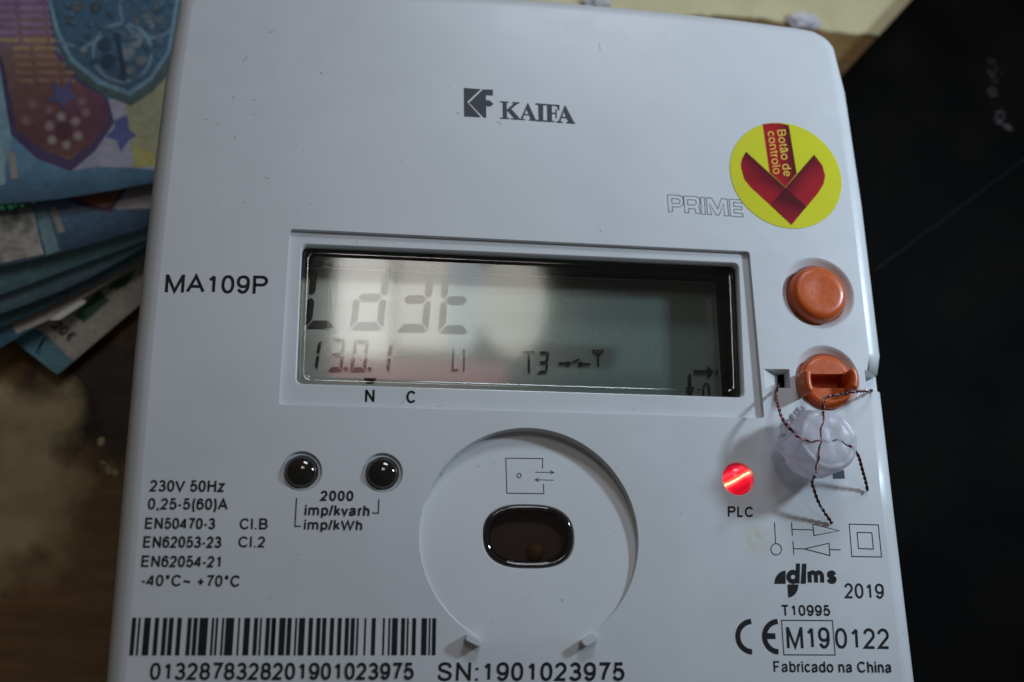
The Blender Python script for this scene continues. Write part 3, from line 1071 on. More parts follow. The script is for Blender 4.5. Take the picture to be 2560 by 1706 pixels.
# small logotype: two quarter discs and bold letters
m_ = MB()
m_.poly([r8(x, y, PZ) for x, y in [(752, 662), (648, 662)] + [(752 - 104 * math.cos(math.radians(a_)), 662 - 122 * math.sin(math.radians(a_))) for a_ in range(10, 91, 10)]])
m_.poly([r8(x, y, PZ) for x, y in [(768, 668), (870, 668)] + [(776 + 94 * math.cos(math.radians(a_)), 668 + 120 * math.sin(math.radians(a_))) for a_ in range(10, 91, 10)]])
m_.ribbon([r8(820 + 41 * math.cos(a_ * .2618), 598 + 43 * math.sin(a_ * .2618), PZ) for a_ in range(24)], px2(43, 3.681), True)
m_.poly([r8(*p, PZ) for p in ((847, 475), (884, 475), (880, 658), (845, 658))])
m_.poly([r8(*p, PZ) for p in ((904, 477), (943, 477), (938, 660), (890, 660))])
lettering(m_, 'ms', r8(955, 660, PZ), r8(1226, 662, PZ), r8(950, 505, PZ), .25)
m_.build('printed_logo', M['ink'], meter)
# maker's logo and name
k_ = crop(1100, 200, 6.536)
m_ = MB()
for p in ([(390, 132), (665, 152), (445, 360), (670, 612), (395, 598)],
          [(705, 155), (865, 162), (866, 258), (752, 250), (752, 330), (815, 338), (875, 393), (828, 435), (755, 432), (757, 619), (714, 616), (478, 372)]):
    m_.poly([k_(x, y, PZ) for x, y in p])
m_.build('printed_logo', M['ink2'], meter)
m_ = MB()
for p in ([(1022, 350), (1090, 355), (1097, 630), (1028, 628)], [(978, 347), (1125, 357), (1125, 377), (978, 367)], [(982, 614), (1137, 624), (1137, 643), (982, 634)],
          [(1092, 490), (1215, 380), (1275, 384), (1110, 520)], [(1178, 362), (1300, 368), (1298, 387), (1178, 382)], [(1100, 505), (1160, 470), (1310, 640), (1225, 640)], [(1160, 628), (1390, 640), (1388, 658), (1160, 646)],
          [(1430, 385), (1447, 400), (1350, 642), (1318, 642)], [(1436, 374), (1568, 658), (1488, 655), (1405, 450)], [(1375, 557), (1480, 562), (1480, 580), (1375, 577)], [(1450, 645), (1600, 655), (1600, 674), (1450, 662)],
          [(1607, 395), (1685, 400), (1688, 668), (1615, 662)], [(1562, 383), (1955, 412), (1953, 431), (1562, 405)], [(1580, 655), (1872, 672), (1872, 691), (1580, 675)],
          [(1752, 405), (1828, 410), (1832, 678), (1757, 672)], [(1895, 412), (1953, 414), (1951, 500), (1932, 500), (1925, 455)], [(1830, 535), (1900, 540), (1900, 560), (1830, 555)], [(1891, 478), (1909, 480), (1909, 628), (1891, 626)],
          [(2038, 425), (2054, 440), (1965, 692), (1935, 692)], [(2045, 416), (2196, 705), (2108, 703), (2013, 485)], [(1980, 602), (2090, 608), (2090, 627), (1980, 622)], [(1902, 677), (2006, 685), (2006, 703), (1902, 695)], [(2065, 690), (2210, 700), (2210, 716), (2065, 708)]):
    m_.poly([k_(x, y, PZ) for x, y in p])
m_.build('printed_text', M['ink2'], meter)
# outlined word beside the sticker
s5 = crop(1640, 300, 4.706)
m_ = MB()
for p in ([(135, 882), (275, 888), (312, 905), (325, 945), (322, 985), (308, 1012), (270, 1027), (192, 1022), (197, 1080), (150, 1082)], [(187, 925), (260, 930), (282, 945), (284, 965), (272, 985), (190, 982)],
          [(325, 895), (470, 900), (508, 920), (520, 960), (515, 1000), (500, 1022), (515, 1040), (520, 1105), (470, 1100), (468, 1060), (455, 1048), (385, 1042), (390, 1095), (343, 1092)], [(370, 938), (455, 942), (472, 955), (475, 985), (460, 1003), (375, 1000)],
          [(526, 908), (570, 912), (584, 1112), (537, 1108)],
          [(595, 915), (655, 920), (730, 1050), (770, 925), (838, 932), (858, 1130), (808, 1128), (795, 985), (745, 1120), (710, 1118), (632, 985), (655, 1115), (608, 1112)],
          [(862, 932), (1010, 942), (1015, 980), (912, 970), (915, 1015), (1010, 1022), (1012, 1058), (918, 1050), (920, 1095), (1020, 1100), (1025, 1142), (878, 1132)]):
    m_.ribbon([s5(x, y, PZ) for x, y in p], px2(6.5, 4.706), True)
m_.build('printed_text', M['ink2'], meter)
# small dark square half under the seal
strokes('printed_mark', crop(1800, 840, 3.136), 3.136, PZ, [], M['ink2'], meter, [[(880, 1060), (972, 1052), (980, 1118), (890, 1120)]])

# ------------------------------------------------------------------ round sticker
sp_ = [s5(862, 560), s5(2162, 720), s5(1450, 36), s5(1640, 1296)]
sc_ = (sp_[0] + sp_[1] + sp_[2] + sp_[3]) / 4
srad = sum((p - sc_).length for p in sp_) / 4
stk = MB()
stk.revolve(sc_, [(srad, .001), (srad, .006), (srad - .004, .008)], 96, 0, False)
stk.fill([circ(sc_, srad - .004, 96, .008)])
sticker = stk.build('round_sticker', M['yellow'], meter, 'round yellow sticker with a red arrow pointing down')
ZS = .0095
ar = MB()
A = (0.36, 0.010, 0.016, 1)
Bd = (0.21, 0.006, 0.013, 1)
Cd = (0.08, 0.004, 0.010, 1)
Mid = (0.30, 0.009, 0.018, 1)


def apoly(pts, cols):
    ar.poly([s5(x, y, ZS) for x, y in pts], 0, cols)


apoly([(1254, 50), (1350, 40), (1405, 38), (1440, 715), (1336, 618)], [A, A, A, A, Mid])
apoly([(1405, 38), (1460, 40), (1562, 62), (1656, 632), (1525, 795), (1440, 715)], [A, Mid, Cd, Cd, A, A])
apoly([(1060, 375), (1300, 595), (1200, 690), (1000, 560), (998, 520), (1015, 450)], [Cd, Cd, Bd, Mid, Mid, Bd])
apoly([(1300, 595), (1525, 800), (1432, 900), (1200, 690)], [Cd, Cd, Mid, Bd])
apoly([(1000, 560), (1200, 690), (1432, 900), (1340, 1000), (1110, 790), (1040, 700)], [Mid, Bd, Mid, A, A, Mid])
apoly([(1860, 410), (1690, 605), (1525, 800), (1640, 905), (1800, 700)], [Cd, Cd, Cd, Mid, Mid])
apoly([(1860, 410), (1800, 700), (1640, 905), (1770, 1025), (1900, 870), (1970, 760), (1990, 660), (1960, 540)], [Cd, Mid, Mid, A, A, A, Mid, Bd])
apoly([(1525, 803), (1770, 1025), (1690, 1120), (1430, 900)], [Cd, Cd, Bd, Cd])
apoly([(1430, 900), (1690, 1120), (1595, 1238), (1342, 1002)], [Cd, Bd, Mid, Bd])
ar.build('printed_arrow', M['print'], sticker, col=True)
for s, bl, br, tl in (('Botão de', (1424, 122), (1503, 672), (1522, 112)), ('controlo', (1310, 140), (1381, 645), (1405, 126))):
    mb = MB()
    lettering(mb, s, s5(*bl, ZS + .005), s5(*br, ZS + .005), s5(*tl, ZS + .005), .125)
    mb.build('printed_text', M['yink'], sticker)

# ------------------------------------------------------------------ dust fibres on the face
df = MB()
rnd = random.Random(11)
fibre_px = [(690, 75), (520, 300), (590, 345), (380, 440), (660, 445), (430, 460), (500, 610), (700, 30), (580, 240), (1150, 285), (1440, 230), (1240, 305), (1530, 130), (1770, 140), (1500, 125), (1445, 230), (1000, 1010), (1090, 1015), (1350, 1030), (1580, 1025), (1640, 1020), (1530, 575), (1505, 580), (820, 1315), (1205, 1120), (1230, 1155), (1350, 1460), (1535, 1330), (1560, 1160), (1010, 520), (860, 420), (800, 180), (620, 140), (640, 250)]
for (x, y) in fibre_px:
    a0 = rnd.uniform(0, 6.28)
    if rnd.random() < .4:
        continue
    L = rnd.uniform(6, 20)
    k = rnd.uniform(-3.2, 3.2)
    pts = []
    px_, py_ = x, y
    for i in range(6):
        pts.append(at(px_, py_, .003))
        px_ += L / 5 * math.cos(a0 + k * i / 5)
        py_ += L / 5 * math.sin(a0 + k * i / 5)
    df.tube(pts, .0024, 4)
for i in range(110):
    x, y = rnd.uniform(420, 2080), rnd.uniform(60, 560)
    if rnd.random() < .35:
        x, y = rnd.uniform(330, 2150), rnd.uniform(1050, 1650)
    c = at(x, y, .003)
    r = rnd.uniform(.004, .010)
    df.fill([circ(c, r, 6, .003)])
M['dust'] = mat('dust', (0.30, 0.29, 0.28), 0.8)
df.build('dust', M['dust'], meter, kind='stuff')

# ------------------------------------------------------------------ wire seal
wp = crop(1800, 840, 3.136)
sc0 = wp(858, 806, .80)
seal = empty('wire_seal', (sc0.x, sc0.y, 0.05), 'cloudy plastic disc seal crossed by twisted red and black wire, hanging below the orange knob', 'security seal')
sd = MB()
SR = .455
pr = [(.002, .20), (.25, .20), (.42, .21), (.50, .24), (.54, .30), (.555, .38), (.545, .45), (.515, .50), (.50, .53), (.50, .62), (.49, .71), (.465, .765), (.43, .785), (.405, .775), (.38, .785), (.33, .80), (.25, .808), (.16, .81), (.08, .81), (.002, .81)]
loops = []
NN = 72
for r, z in pr:
    lp_ = []
    for k in range(NN):
        a = 2 * math.pi * k / NN
        nv = 1.5 * noise.noise(Vector((math.cos(a) * 1.1, math.sin(a) * 1.1, z * 2)))
        n2 = noise.noise(Vector((math.cos(a) * 9, math.sin(a) * 6, z * 8 + 5)))
        burr = 0.0
        if .28 < z < .60 and r > .3:
            # torn flash round the upper left of the joint
            w_ = max(0, math.cos(a - math.radians(150))) ** 2
            burr = w_ * (.05 + .10 * n2) + .008 * n2
        flat = 0.0
        if z < .6:
            flat = -.07 * max(0, math.cos(a - math.radians(-42))) ** 3
        rr_ = r * (1 + .03 * nv) + (burr + flat if r > .3 else 0)
        sh = Vector((-.05, -.02, 0)) * (1 - (z - .2) / .6)
        tz = .07 * (rr_ * math.cos(a - math.radians(40)))
        lp_.append(Vector((sc0.x + rr_ * math.cos(a), sc0.y + rr_ * math.sin(a), z - tz + .02 * noise.noise(Vector((r * math.cos(a) * 5, r * math.sin(a) * 5, 1.7))) * (1 if z > .6 else 0))) + sh)
    loops.append(lp_)
sd.loft(loops, True, 0, True)
disc = sd.build('seal_disc', M['seal'], seal)
for (x, y, r) in ((612, 582, .05), (566, 634, .055), (530, 690, .04), (650, 566, .045), (590, 606, .04), (500, 770, .04)):
    b_ = MB()
    c = wp(x, y, .55)
    lo_ = []
    for i in range(7):
        th = math.pi * (i + .02) / 6.04
        lo_.append([c + Vector((r * math.sin(th) * math.cos(a), r * math.sin(th) * math.sin(a), r * math.cos(th))) * (1 + .35 * noise.noise(Vector((x + math.cos(a), y + math.sin(a), th * 2)))) for a in [2 * math.pi * q / 12 for q in range(12)]])
    b_.loft(lo_, True, 0, True)
    b_.build('plastic_burr', M['seal'], disc)


def wire(pts, name='twisted_wire', pitch=.19, off=.0135, rad=.0145, ends=True):
    P = cr(pts, 10)
    # resample evenly
    out, acc = [P[0]], 0.0
    step = .014
    for a, b in zip(P[:-1], P[1:]):
        L = (b - a).length
        d = step - acc
        while d < L:
            out.append(a.lerp(b, d / L))
            d += step
        acc = (L - (d - step)) if L > 0 else acc
    P = out
    mb = MB()
    for ph, mi in ((0, 0), (math.pi, 1)):
        q = []
        x = None
        for i, p in enumerate(P):
            d = (P[min(i + 1, len(P) - 1)] - P[max(i - 1, 0)]).normalized()
            if x is None:
                x = d.cross(Vector((0, 0, 1)))
                x = x.normalized() if x.length > 1e-3 else Vector((1, 0, 0))
            else:
                x = (x - d * x.dot(d)).normalized()
            y = d.cross(x)
            a = 2 * math.pi * i * step / pitch + ph
            q.append(p + (x * math.cos(a) + y * math.sin(a)) * off)
        mb.tube(q, rad, 6, mi)
    return mb.build(name, [M['wire_dark'], M['wire_red']], seal)


wire([wp(468, 370, -.45), wp(456, 395, -.12), wp(440, 440, .10), wp(440, 490, .26), wp(460, 560, .42), wp(485, 640, .54), wp(520, 695, .60), wp(548, 728, .62), wp(600, 770, .62)])
wire([wp(812, 600, .70), wp(810, 545, .72), wp(815, 500, .66), wp(850, 478, .58), wp(920, 465, .50), wp(1000, 448, .42), wp(1080, 437, .34), wp(1150, 435, .20), wp(1182, 432, .10), wp(1188, 430, -.1), wp(1180, 428, -.3)])
wire([wp(1030, 870, .60), wp(1075, 925, .52), wp(1095, 975, .42), wp(1115, 1050, .30), wp(1135, 1120, .18), wp(1150, 1180, .08), wp(1155, 1220, .04)])
wire([wp(745, 1100, .52), wp(720, 1145, .46), wp(735, 1200, .38), wp(765, 1290, .27), wp(810, 1370, .16), wp(850, 1430, .08), wp(882, 1476, .03)])
TZ = lambda x, y: .799 - .07 * ((wp(x, y, .78) - sc0).dot(Vector((math.cos(.698), math.sin(.698), 0))))
wire([wp(x, y, TZ(x, y)) for x, y in ((590, 780), (640, 805), (720, 830), (790, 820), (860, 835), (920, 815), (985, 850), (1040, 872))], pitch=.3, off=.008, rad=.011)
wire([wp(x, y, TZ(x, y)) for x, y in ((808, 590), (815, 650), (790, 740), (795, 820), (775, 900), (775, 960), (755, 1030), (755, 1080))], pitch=.3, off=.008, rad=.011)

# ------------------------------------------------------------------ table
TZ0 = -6.5
M['wood'] = mat('brown_wood', (0.20, 0.115, 0.055), 0.32, 0, 0.5)
g = N(M['wood'])
v = g.coords()
gr = g.noise(g.coords((0.35, 2.2, 1)), 1.6, 6, 0.6)
c = g.ramp(gr, [(0.3, (0.15, 0.082, 0.026)), (0.55, (0.21, 0.120, 0.042)), (0.75, (0.28, 0.165, 0.065))])
# worn pale area with a ragged outline of its own
wc = at(-10, 1190, TZ0)
pos = g.n('ShaderNodeNewGeometry')
mp = g.n('ShaderNodeMapping', _vector_type='TEXTURE')
mp.inputs['Location'].default_value = wc
mp.inputs['Rotation'].default_value = (0, 0, math.radians(8))
mp.inputs['Scale'].default_value = (1.9, 2.5, 1)
g.l(pos.outputs['Position'], mp.inputs['Vector'])
ln = g.n('ShaderNodeVectorMath', _operation='LENGTH')
g.l(mp.outputs[0], ln.inputs[0])
nn = g.noise(v, 0.9, 5, 0.5)
ma = g.n('ShaderNodeMath', _operation='MULTIPLY_ADD')
g.l(nn, ma.inputs[0])
ma.inputs[1].default_value = 1.5
g.l(ln.outputs['Value'], ma.inputs[2])
mask = g.ramp(ma.outputs[0], [(0.0, (1, 1, 1)), (1.0, (0, 0, 0))])
rp = [x for x in g.t.nodes if x.bl_idname == 'ShaderNodeValToRGB'][-1]
sc01 = g.n('ShaderNodeMapRange')
g.l(ma.outputs[0], sc01.inputs['Value'])
sc01.inputs['From Min'].default_value = 1.42
sc01.inputs['From Max'].default_value = 1.80
g.l(sc01.outputs[0], rp.inputs['Fac'])
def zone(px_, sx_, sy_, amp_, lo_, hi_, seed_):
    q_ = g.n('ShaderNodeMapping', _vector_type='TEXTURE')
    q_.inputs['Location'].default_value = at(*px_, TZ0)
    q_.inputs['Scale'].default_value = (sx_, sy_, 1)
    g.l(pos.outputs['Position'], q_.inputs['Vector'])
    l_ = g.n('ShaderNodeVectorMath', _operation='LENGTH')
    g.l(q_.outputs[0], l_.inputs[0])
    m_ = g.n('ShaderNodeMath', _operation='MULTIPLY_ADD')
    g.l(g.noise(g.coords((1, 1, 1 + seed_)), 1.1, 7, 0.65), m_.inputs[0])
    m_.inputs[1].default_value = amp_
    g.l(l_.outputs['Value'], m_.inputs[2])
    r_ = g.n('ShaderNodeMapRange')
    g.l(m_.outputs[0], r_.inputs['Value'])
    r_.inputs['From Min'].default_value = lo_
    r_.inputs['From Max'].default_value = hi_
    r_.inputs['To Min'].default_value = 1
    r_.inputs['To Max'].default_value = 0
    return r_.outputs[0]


c = g.mix(zone((262, 985), 1.75, 1.5, 1.2, 1.35, 1.7, 0), c, (0.030, 0.016, 0.006))  # shade between the notes and the meter, painted dark into the wood colour
worn = g.ramp(g.noise(v, 0.8, 4, 0.55), [(0.32, (0.27, 0.20, 0.085)), (0.48, (0.40, 0.32, 0.155)), (0.7, (0.55, 0.455, 0.24))])
c = g.mix(mask, c, worn)
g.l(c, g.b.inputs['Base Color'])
g.l(g.ramp(g.noise(v, 1.2, 5, 0.6), [(0.35, (0.2, 0.2, 0.2)), (0.7, (0.45, 0.45, 0.45))]), g.b.inputs['Roughness'])
g.bump(gr, 0.3, 0.03)
M['paint'] = mat('cream_paint', (0.66, 0.58, 0.33), 0.45, 0, 0.4)
g = N(M['paint'])
v = g.coords()
c = g.ramp(g.noise(v, 0.7, 6, 0.65), [(0.3, (0.56, 0.49, 0.27)), (0.6, (0.68, 0.60, 0.35))])
c = g.mix(g.ramp(g.noise(v, 2.2, 4, 0.6), [(0.64, (0, 0, 0)), (0.72, (0.55, 0.55, 0.55))]), c, (0.26, 0.20, 0.12))
g.l(c, g.b.inputs['Base Color'])
g.bump(g.noise(v, 1.6, 5), 0.4, 0.05)
M['worn'] = mat('shaded_worn_paint', (0.30, 0.25, 0.15), 0.4, 0, 0.4)  # worn paint, its colour also darkened for the shadow left of the meter
g = N(M['worn'])
v = g.coords()
c = g.ramp(g.noise(v, 0.55, 7, 0.7), [(0.32, (0.26, 0.20, 0.10)), (0.5, (0.42, 0.35, 0.2)), (0.68, (0.56, 0.48, 0.3))])
g.l(c, g.b.inputs['Base Color'])
g.bump(g.noise(v, 1.6, 5), 0.4, 0.05)
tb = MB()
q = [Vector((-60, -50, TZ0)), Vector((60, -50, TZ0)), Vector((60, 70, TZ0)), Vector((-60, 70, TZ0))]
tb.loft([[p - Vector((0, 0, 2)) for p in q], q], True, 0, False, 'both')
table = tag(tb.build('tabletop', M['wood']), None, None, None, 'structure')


def rough_edge(pts, amp=.12, n=8, fr=1.7, seed=0.0):
    P = cr(pts, n, True)
    return [p + Vector((noise.noise(Vector((p.x * fr, p.y * fr, seed))), noise.noise(Vector((p.x * fr, p.y * fr, seed + 9))), 0)) * amp + Vector((noise.noise(Vector((p.x * 6, p.y * 6, seed))), noise.noise(Vector((p.x * 6, p.y * 6, seed + 9))), 0)) * amp * .5 for p in P]


def flake(px_pts, name='paint_layer', h=.05, amp=.12, material='paint', n=8, extra=()):
    pts = [at(x, y, TZ0) for x, y in px_pts] + [Vector(e) for e in extra]
    P = rough_edge(pts, amp, n, seed=px_pts[0][0] * .01)
    mb = MB()
    c = sum(P, Vector()) / len(P)
    top = [Vector((p.x, p.y, TZ0 + h)) for p in P]
    mb.loft([[Vector((p.x, p.y, TZ0 + .003)) for p in P], top], True, 0, False)
    mb.fill([top])
    return mb.build(name, M[material], table)


# wide sheet of cream paint beyond the meter, with a torn near edge
flake([(700, 60), (1000, 62), (1250, 55), (1450, 50), (1620, 52), (1750, 42), (1900, 48), (2010, 70), (2080, 82), (2160, 92), (2300, 80), (2600, 60), (2700, -900), (600, -900)], h=.07, amp=.10)
rk = random.Random(21)
for i in range(4):
    fx, fy = (rk.gauss(252, 22), rk.gauss(1140, 26)) if i < 5 else (rk.uniform(90, 170), rk.uniform(1250, 1600))
    fr = rk.uniform(5, 13)
    flake([(fx + fr * (1 + .5 * rk.uniform(-1, 1)) * math.cos(a), fy + fr * (1 + .5 * rk.uniform(-1, 1)) * math.sin(a)) for a in [k * 2 * math.pi / 6 for k in range(6)]], 'paint_flake', .03, .05, 'worn', n=3)  # worn paint, its colour also darkened for shadow
# bare patch where the paint came off shows the wood: nothing to build, the wood lies below

# scraps of white paper at the torn edge
M['scrap'] = mat('white_fibre', (0.68, 0.65, 0.68), 0.8)
for (x, y, sx_, sy_, lab) in ((1490, 2, .33, .15, 'crumpled scrap of white paper at the middle of the top edge of the meter'), (2010, 52, .40, .22, 'crumpled scrap of white paper beside the upper right corner of the meter')):
    c = at(x, y, TZ0 + .2)
    mb = MB()
    lo_ = []
    for i in range(11):
        th = math.pi * (i + .05) / 10.1
        lo_.append([])
        for k in range(24):
            a = 2 * math.pi * k / 24
            d = Vector((math.sin(th) * math.cos(a), math.sin(th) * math.sin(a), math.cos(th)))
            f_ = 1 + .45 * noise.noise(d * 1.9 + Vector((x, y, 0)) * .37) + .25 * noise.noise(d * 4.5 + Vector((y, x, 3)) * .37)
            lo_[-1].append(c + Vector((d.x * sx_, d.y * sy_, d.z * .16)) * f_)
    mb.loft(lo_, True, 0, False)
    tag(mb.build('paper_scrap', M['scrap']), lab, 'paper scrap')

# ------------------------------------------------------------------ black leather case on the right
M['leather'] = mat('black_leather', (0.006, 0.0055, 0.005), 0.75, 0, 0.06)
g = N(M['leather'])
v = g.coords()
vo = g.n('ShaderNodeTexVoronoi', Scale=9.0)
g.l(v, vo.inputs['Vector'])
g.bump(vo.outputs['Distance'], 0.3, 0.02)
c = g.ramp(g.noise(v, 0.5, 4), [(0.35, (0.0008, 0.0008, 0.0007)), (0.8, (0.0045, 0.0037, 0.003))])
g.l(c, g.b.inputs['Base Color'])
CZ = -5.6
edge = [(2290, -12), (2240, 44), (2180, 108), (2130, 163), (2090, 208), (2020, 290)]
up_ = [at(x, y, CZ) for x, y in edge]
fold_a, fold_b = at(2170, 690, CZ), at(2580, 385, CZ)


def case_z(p):
    n_ = noise.noise(Vector((p.x * .5, p.y * .5, 2.0))) * .10
    return CZ + n_


case = MB()
far = Vector((fold_b - fold_a)).normalized()
nrm = Vector((-far.y, far.x, 0))
cols_, rows_ = 30, 26
P0 = up_[-1] + (up_[-1] - up_[0]).normalized() * 1.5
upper_dir = (up_[0] - up_[-1])
# grid: along the diagonal edge (s) and to the lower right (t)
e_dir = (up_[0] - up_[4]).normalized()
t_dir = Vector((e_dir.y, -e_dir.x, 0))
start = up_[4] - e_dir * 18
grid = []
for j in range(rows_):
    row = []
    for i in range(cols_):
        p = start + e_dir * (40 * i / (cols_ - 1)) + t_dir * (26 * (j / (rows_ - 1)) ** 1.3)
        p.z = case_z(p) - (.18 if j == 0 else 0)
        # crease
        dd = (p - fold_a).dot(nrm)
        p.z += .12 * math.exp(-(dd / .5) ** 2)
        row.append(p)
    grid.append(row)
skirt = [Vector((p.x, p.y, TZ0 + .003)) - t_dir * .05 for p in grid[0]]
case.loft([skirt] + grid, False, 0, True)
casee = case.build('leather_case', M['leather'])
tag(casee, 'black leather case with a faint fold, lying right of the white meter', 'leather case')
cr_ = MB()
nst = 24
line = [fold_a.lerp(fold_b, k / nst) for k in range(nst + 1)]
for p in line:
    p.z = case_z(p) + .125
cr_.tube(line, .022, 6)
M['seam'] = mat('worn_seam', (0.006, 0.0055, 0.005), 0.6, 0, 0.2)
cr_.build('seam', M['seam'], casee)
# scuffed shiny flecks
fk = MB()
rf = random.Random(5)
for i in range(60):
    t_ = rf.random()
    x = 2474 + 40 * t_ ** 2 + rf.gauss(0, 6) + (18 if rf.random() < .25 else 0)
    y = 150 + 175 * (1 - (1 - t_) ** 1.7) + rf.gauss(0, 4)
    c = at(x, y, CZ)
    z = case_z(c) + .05
    r = rf.uniform(.008, .022)
    fk.revolve(Vector((c.x, c.y, 0)), [(r, z - .05), (r, z - .005), (r * .6, z + r * .3), (.001, z + r * .45)], 7)
M['fleck'] = mat('scuffed_fleck', (0.20, 0.18, 0.18), 0.2, 0.4, 0.6)
fk.build('scuff_mark', M['fleck'], casee, kind='stuff')

# ------------------------------------------------------------------ banknotes
NG = 'banknotes fanned out beside the meter'


def lin(r, g_, b):
    f_ = lambda c: ((c / 255 + .055) / 1.055) ** 2.4 if c > 10 else c / 255 / 12.92
    return (f_(r), f_(g_), f_(b), 1)


def note(label, z, edge_px, depth, base, far_base=None, left_px=None):
    """paper sheet: near edge through edge_px (left to right, photo pixels), reaching 'depth' cm away from us"""
    E = cr([at(x, y, z) for x, y in edge_px], 6)
    d0 = (E[-1] - E[0]).normalized()
    up = Vector((-d0.y, d0.x, 0))
    c = sum(E, Vector()) / len(E)
    root = empty('banknote', (c.x, c.y, z), label, 'banknote', NG)
    mb = MB()
    rows = 8
    gridp = []
    for j in range(rows + 1):
        gridp.append([p + up * depth * j / rows for p in E])
    top, bot = [], []
    for row in gridp:
        top.append([mb.vert(p, base) for p in row])
    for row in gridp:
        bot.append([mb.vert(p - Vector((0, 0, .02)), base) for p in row])
    R_, C_ = rows + 1, len(E)
    for j in range(R_ - 1):
        for i in range(C_ - 1):
            mb.face((top[j][i], top[j][i + 1], top[j + 1][i + 1], top[j + 1][i]), 0, True)
            mb.face((bot[j][i], bot[j + 1][i], bot[j + 1][i + 1], bot[j][i + 1]), 0, True)
    for i in range(C_ - 1):
        mb.face((top[0][i], bot[0][i], bot[0][i + 1], top[0][i + 1]))
        mb.face((top[-1][i], top[-1][i + 1], bot[-1][i + 1], bot[-1][i]))
    for j in range(R_ - 1):
        mb.face((top[j][0], top[j + 1][0], bot[j + 1][0], bot[j][0]))
        mb.face((top[j][-1], bot[j][-1], bot[j + 1][-1], top[j + 1][-1]))
    mb.build('paper', M['note'], root, col=True)
    return root


def prints(root, name, z, polys, mat_='note'):
    """list of (points, colour) printed over one another"""
    mb = MB()
    for k, (pts, colr) in enumerate(polys):
        P = [at(x, y, z + .003 + .00015 * k) for x, y in pts]
        cols = colr if isinstance(colr, list) else [colr] * len(P)
        mb.fill([P], 0, cols)
    return mb.build(name, M[mat_], root, col=True)


def pxc(pts, ox, oy, s):
    return [(ox + x / s, oy + y / s) for x, y in pts]


def circle_px(x, y, r, n=20, sq=1.0):
    return [(x + r * math.cos(2 * math.pi * k / n), y + r * sq * math.sin(2 * math.pi * k / n)) for k in range(n)]


def ringpoly(x, y, r0, r1, n=28):
    """thin ring as a list of quads"""
    out = []
    for k in range(n):
        a, b = 2 * math.pi * k / n, 2 * math.pi * (k + 1) / n
        out.append([(x + r0 * math.cos(a), y + r0 * math.sin(a)), (x + r1 * math.cos(a), y + r1 * math.sin(a)), (x + r1 * math.cos(b), y + r1 * math.sin(b)), (x + r0 * math.cos(b), y + r0 * math.sin(b))])
    return out


BLUE = (0.13, 0.30, 0.48, 1)
TEAL = (0.16, 0.33, 0.38, 1)
CREAM = (0.62, 0.56, 0.47, 1)
# --- A: top note with two arched windows
zA = -4.5
nA = note('topmost blue banknote with a blue and a purple arched window, left of the meter', zA, [(-160, 528), (0, 511), (162, 495), (378, 458), (560, 420)], 9.0, (0.15, 0.32, 0.50, 1))
k1 = lambda pts: pxc(pts, 0, 0, 3.2667)
prints(nA, 'printed_field', zA, [
    (k1([(560, 1400), (880, 820), (1060, 760), (1350, 700), (1400, 1400), (1100, 1372), (800, 1362)]), (0.40, 0.40, 0.50, 1)),
    (k1([(1020, 860), (1360, 600), (1420, 1340), (1100, 1372), (1065, 1180), (1040, 1000)]), (0.36, 0.36, 0.20, 1)),
    (k1([(1080, 1180), (1400, 1300), (1400, 1345), (1100, 1372)]), (0.46, 0.42, 0.12, 1)),
    (k1([(-40, -100), (20, 480), (100, 1120), (0, 1500), (-90, 1500), (-90, -100)]), (0.24, 0.44, 0.55, 1)),
    (k1([(1040, 940), (1055, 1060), (1120, 1110), (1050, 1150), (985, 1250), (955, 1150), (860, 1120), (930, 1060), (940, 980)]), (0.10, 0.11, 0.33, 1)),
])
# purple window
pol = [(k1([(-100, -100), (390, -100), (470, 420), (640, 640), (880, 800), (935, 1000), (780, 1230), (580, 1398), (300, 1290), (90, 1100), (0, 560), (-100, 300)]), (0.07, 0.045, 0.12, 1)),
       (k1([(-100, -100), (370, -100), (440, 430), (600, 650), (850, 800), (890, 980), (740, 1180), (565, 1310), (330, 1210), (140, 1060), (30, 520), (-100, 250)]), [(0.18, 0.10, 0.20, 1), (0.18, 0.10, 0.20, 1), (0.24, 0.13, 0.08, 1), (0.2, 0.08, 0.08, 1), (0.14, 0.05, 0.09, 1), (0.13, 0.045, 0.08, 1), (0.14, 0.05, 0.06, 1), (0.20, 0.10, 0.06, 1), (0.14, 0.06, 0.06, 1), (0.14, 0.06, 0.06, 1), (0.2, 0.12, 0.10, 1), (0.18, 0.1, 0.2, 1)])]
for r_ in range(11):
    y = -20 + r_ * 66
    for c_ in range(4):
        x0, x1 = [(-60, 115), (150, 340), (370, 420), (0, 0)][c_] if r_ < 6 else [(60, 190), (235, 410), (445, 540), (0, 0)][c_]
        if x1 <= x0:
            continue
        sk = y * .12
        cc = (0.27, 0.16, 0.28, 1) if r_ < 5 else (0.36, 0.24, 0.12, 1) if r_ < 7 else (0.30, 0.17, 0.12, 1)
        pol.append((k1([(x0 + sk, y), (x1 + sk, y + 4), (x1 + sk + 6, y + 38), (x0 + sk + 4, y + 36)]), cc))
for a in range(6):
    an = math.radians(20 + a * 60)
    pol.append((k1(circle_px(520 + 125 * math.cos(an), 1070 + 118 * math.sin(an), 44)), (0.26, 0.17, 0.16, 1)))
    pol.append((k1(circle_px(520 + 125 * math.cos(an), 1070 + 118 * math.sin(an), 24)), (0.40, 0.31, 0.30, 1)))
pol.append((k1(circle_px(520, 1070, 70)), (0.08, 0.03, 0.04, 1)))
for x, y in ((270, 860), (670, 830), (700, 920), (210, 990), (400, 900)):
    pol.append((k1(circle_px(x, y, 46)), (0.20, 0.10, 0.12, 1)))
    pol.append((k1(circle_px(x, y, 22)), (0.27, 0.15, 0.16, 1)))
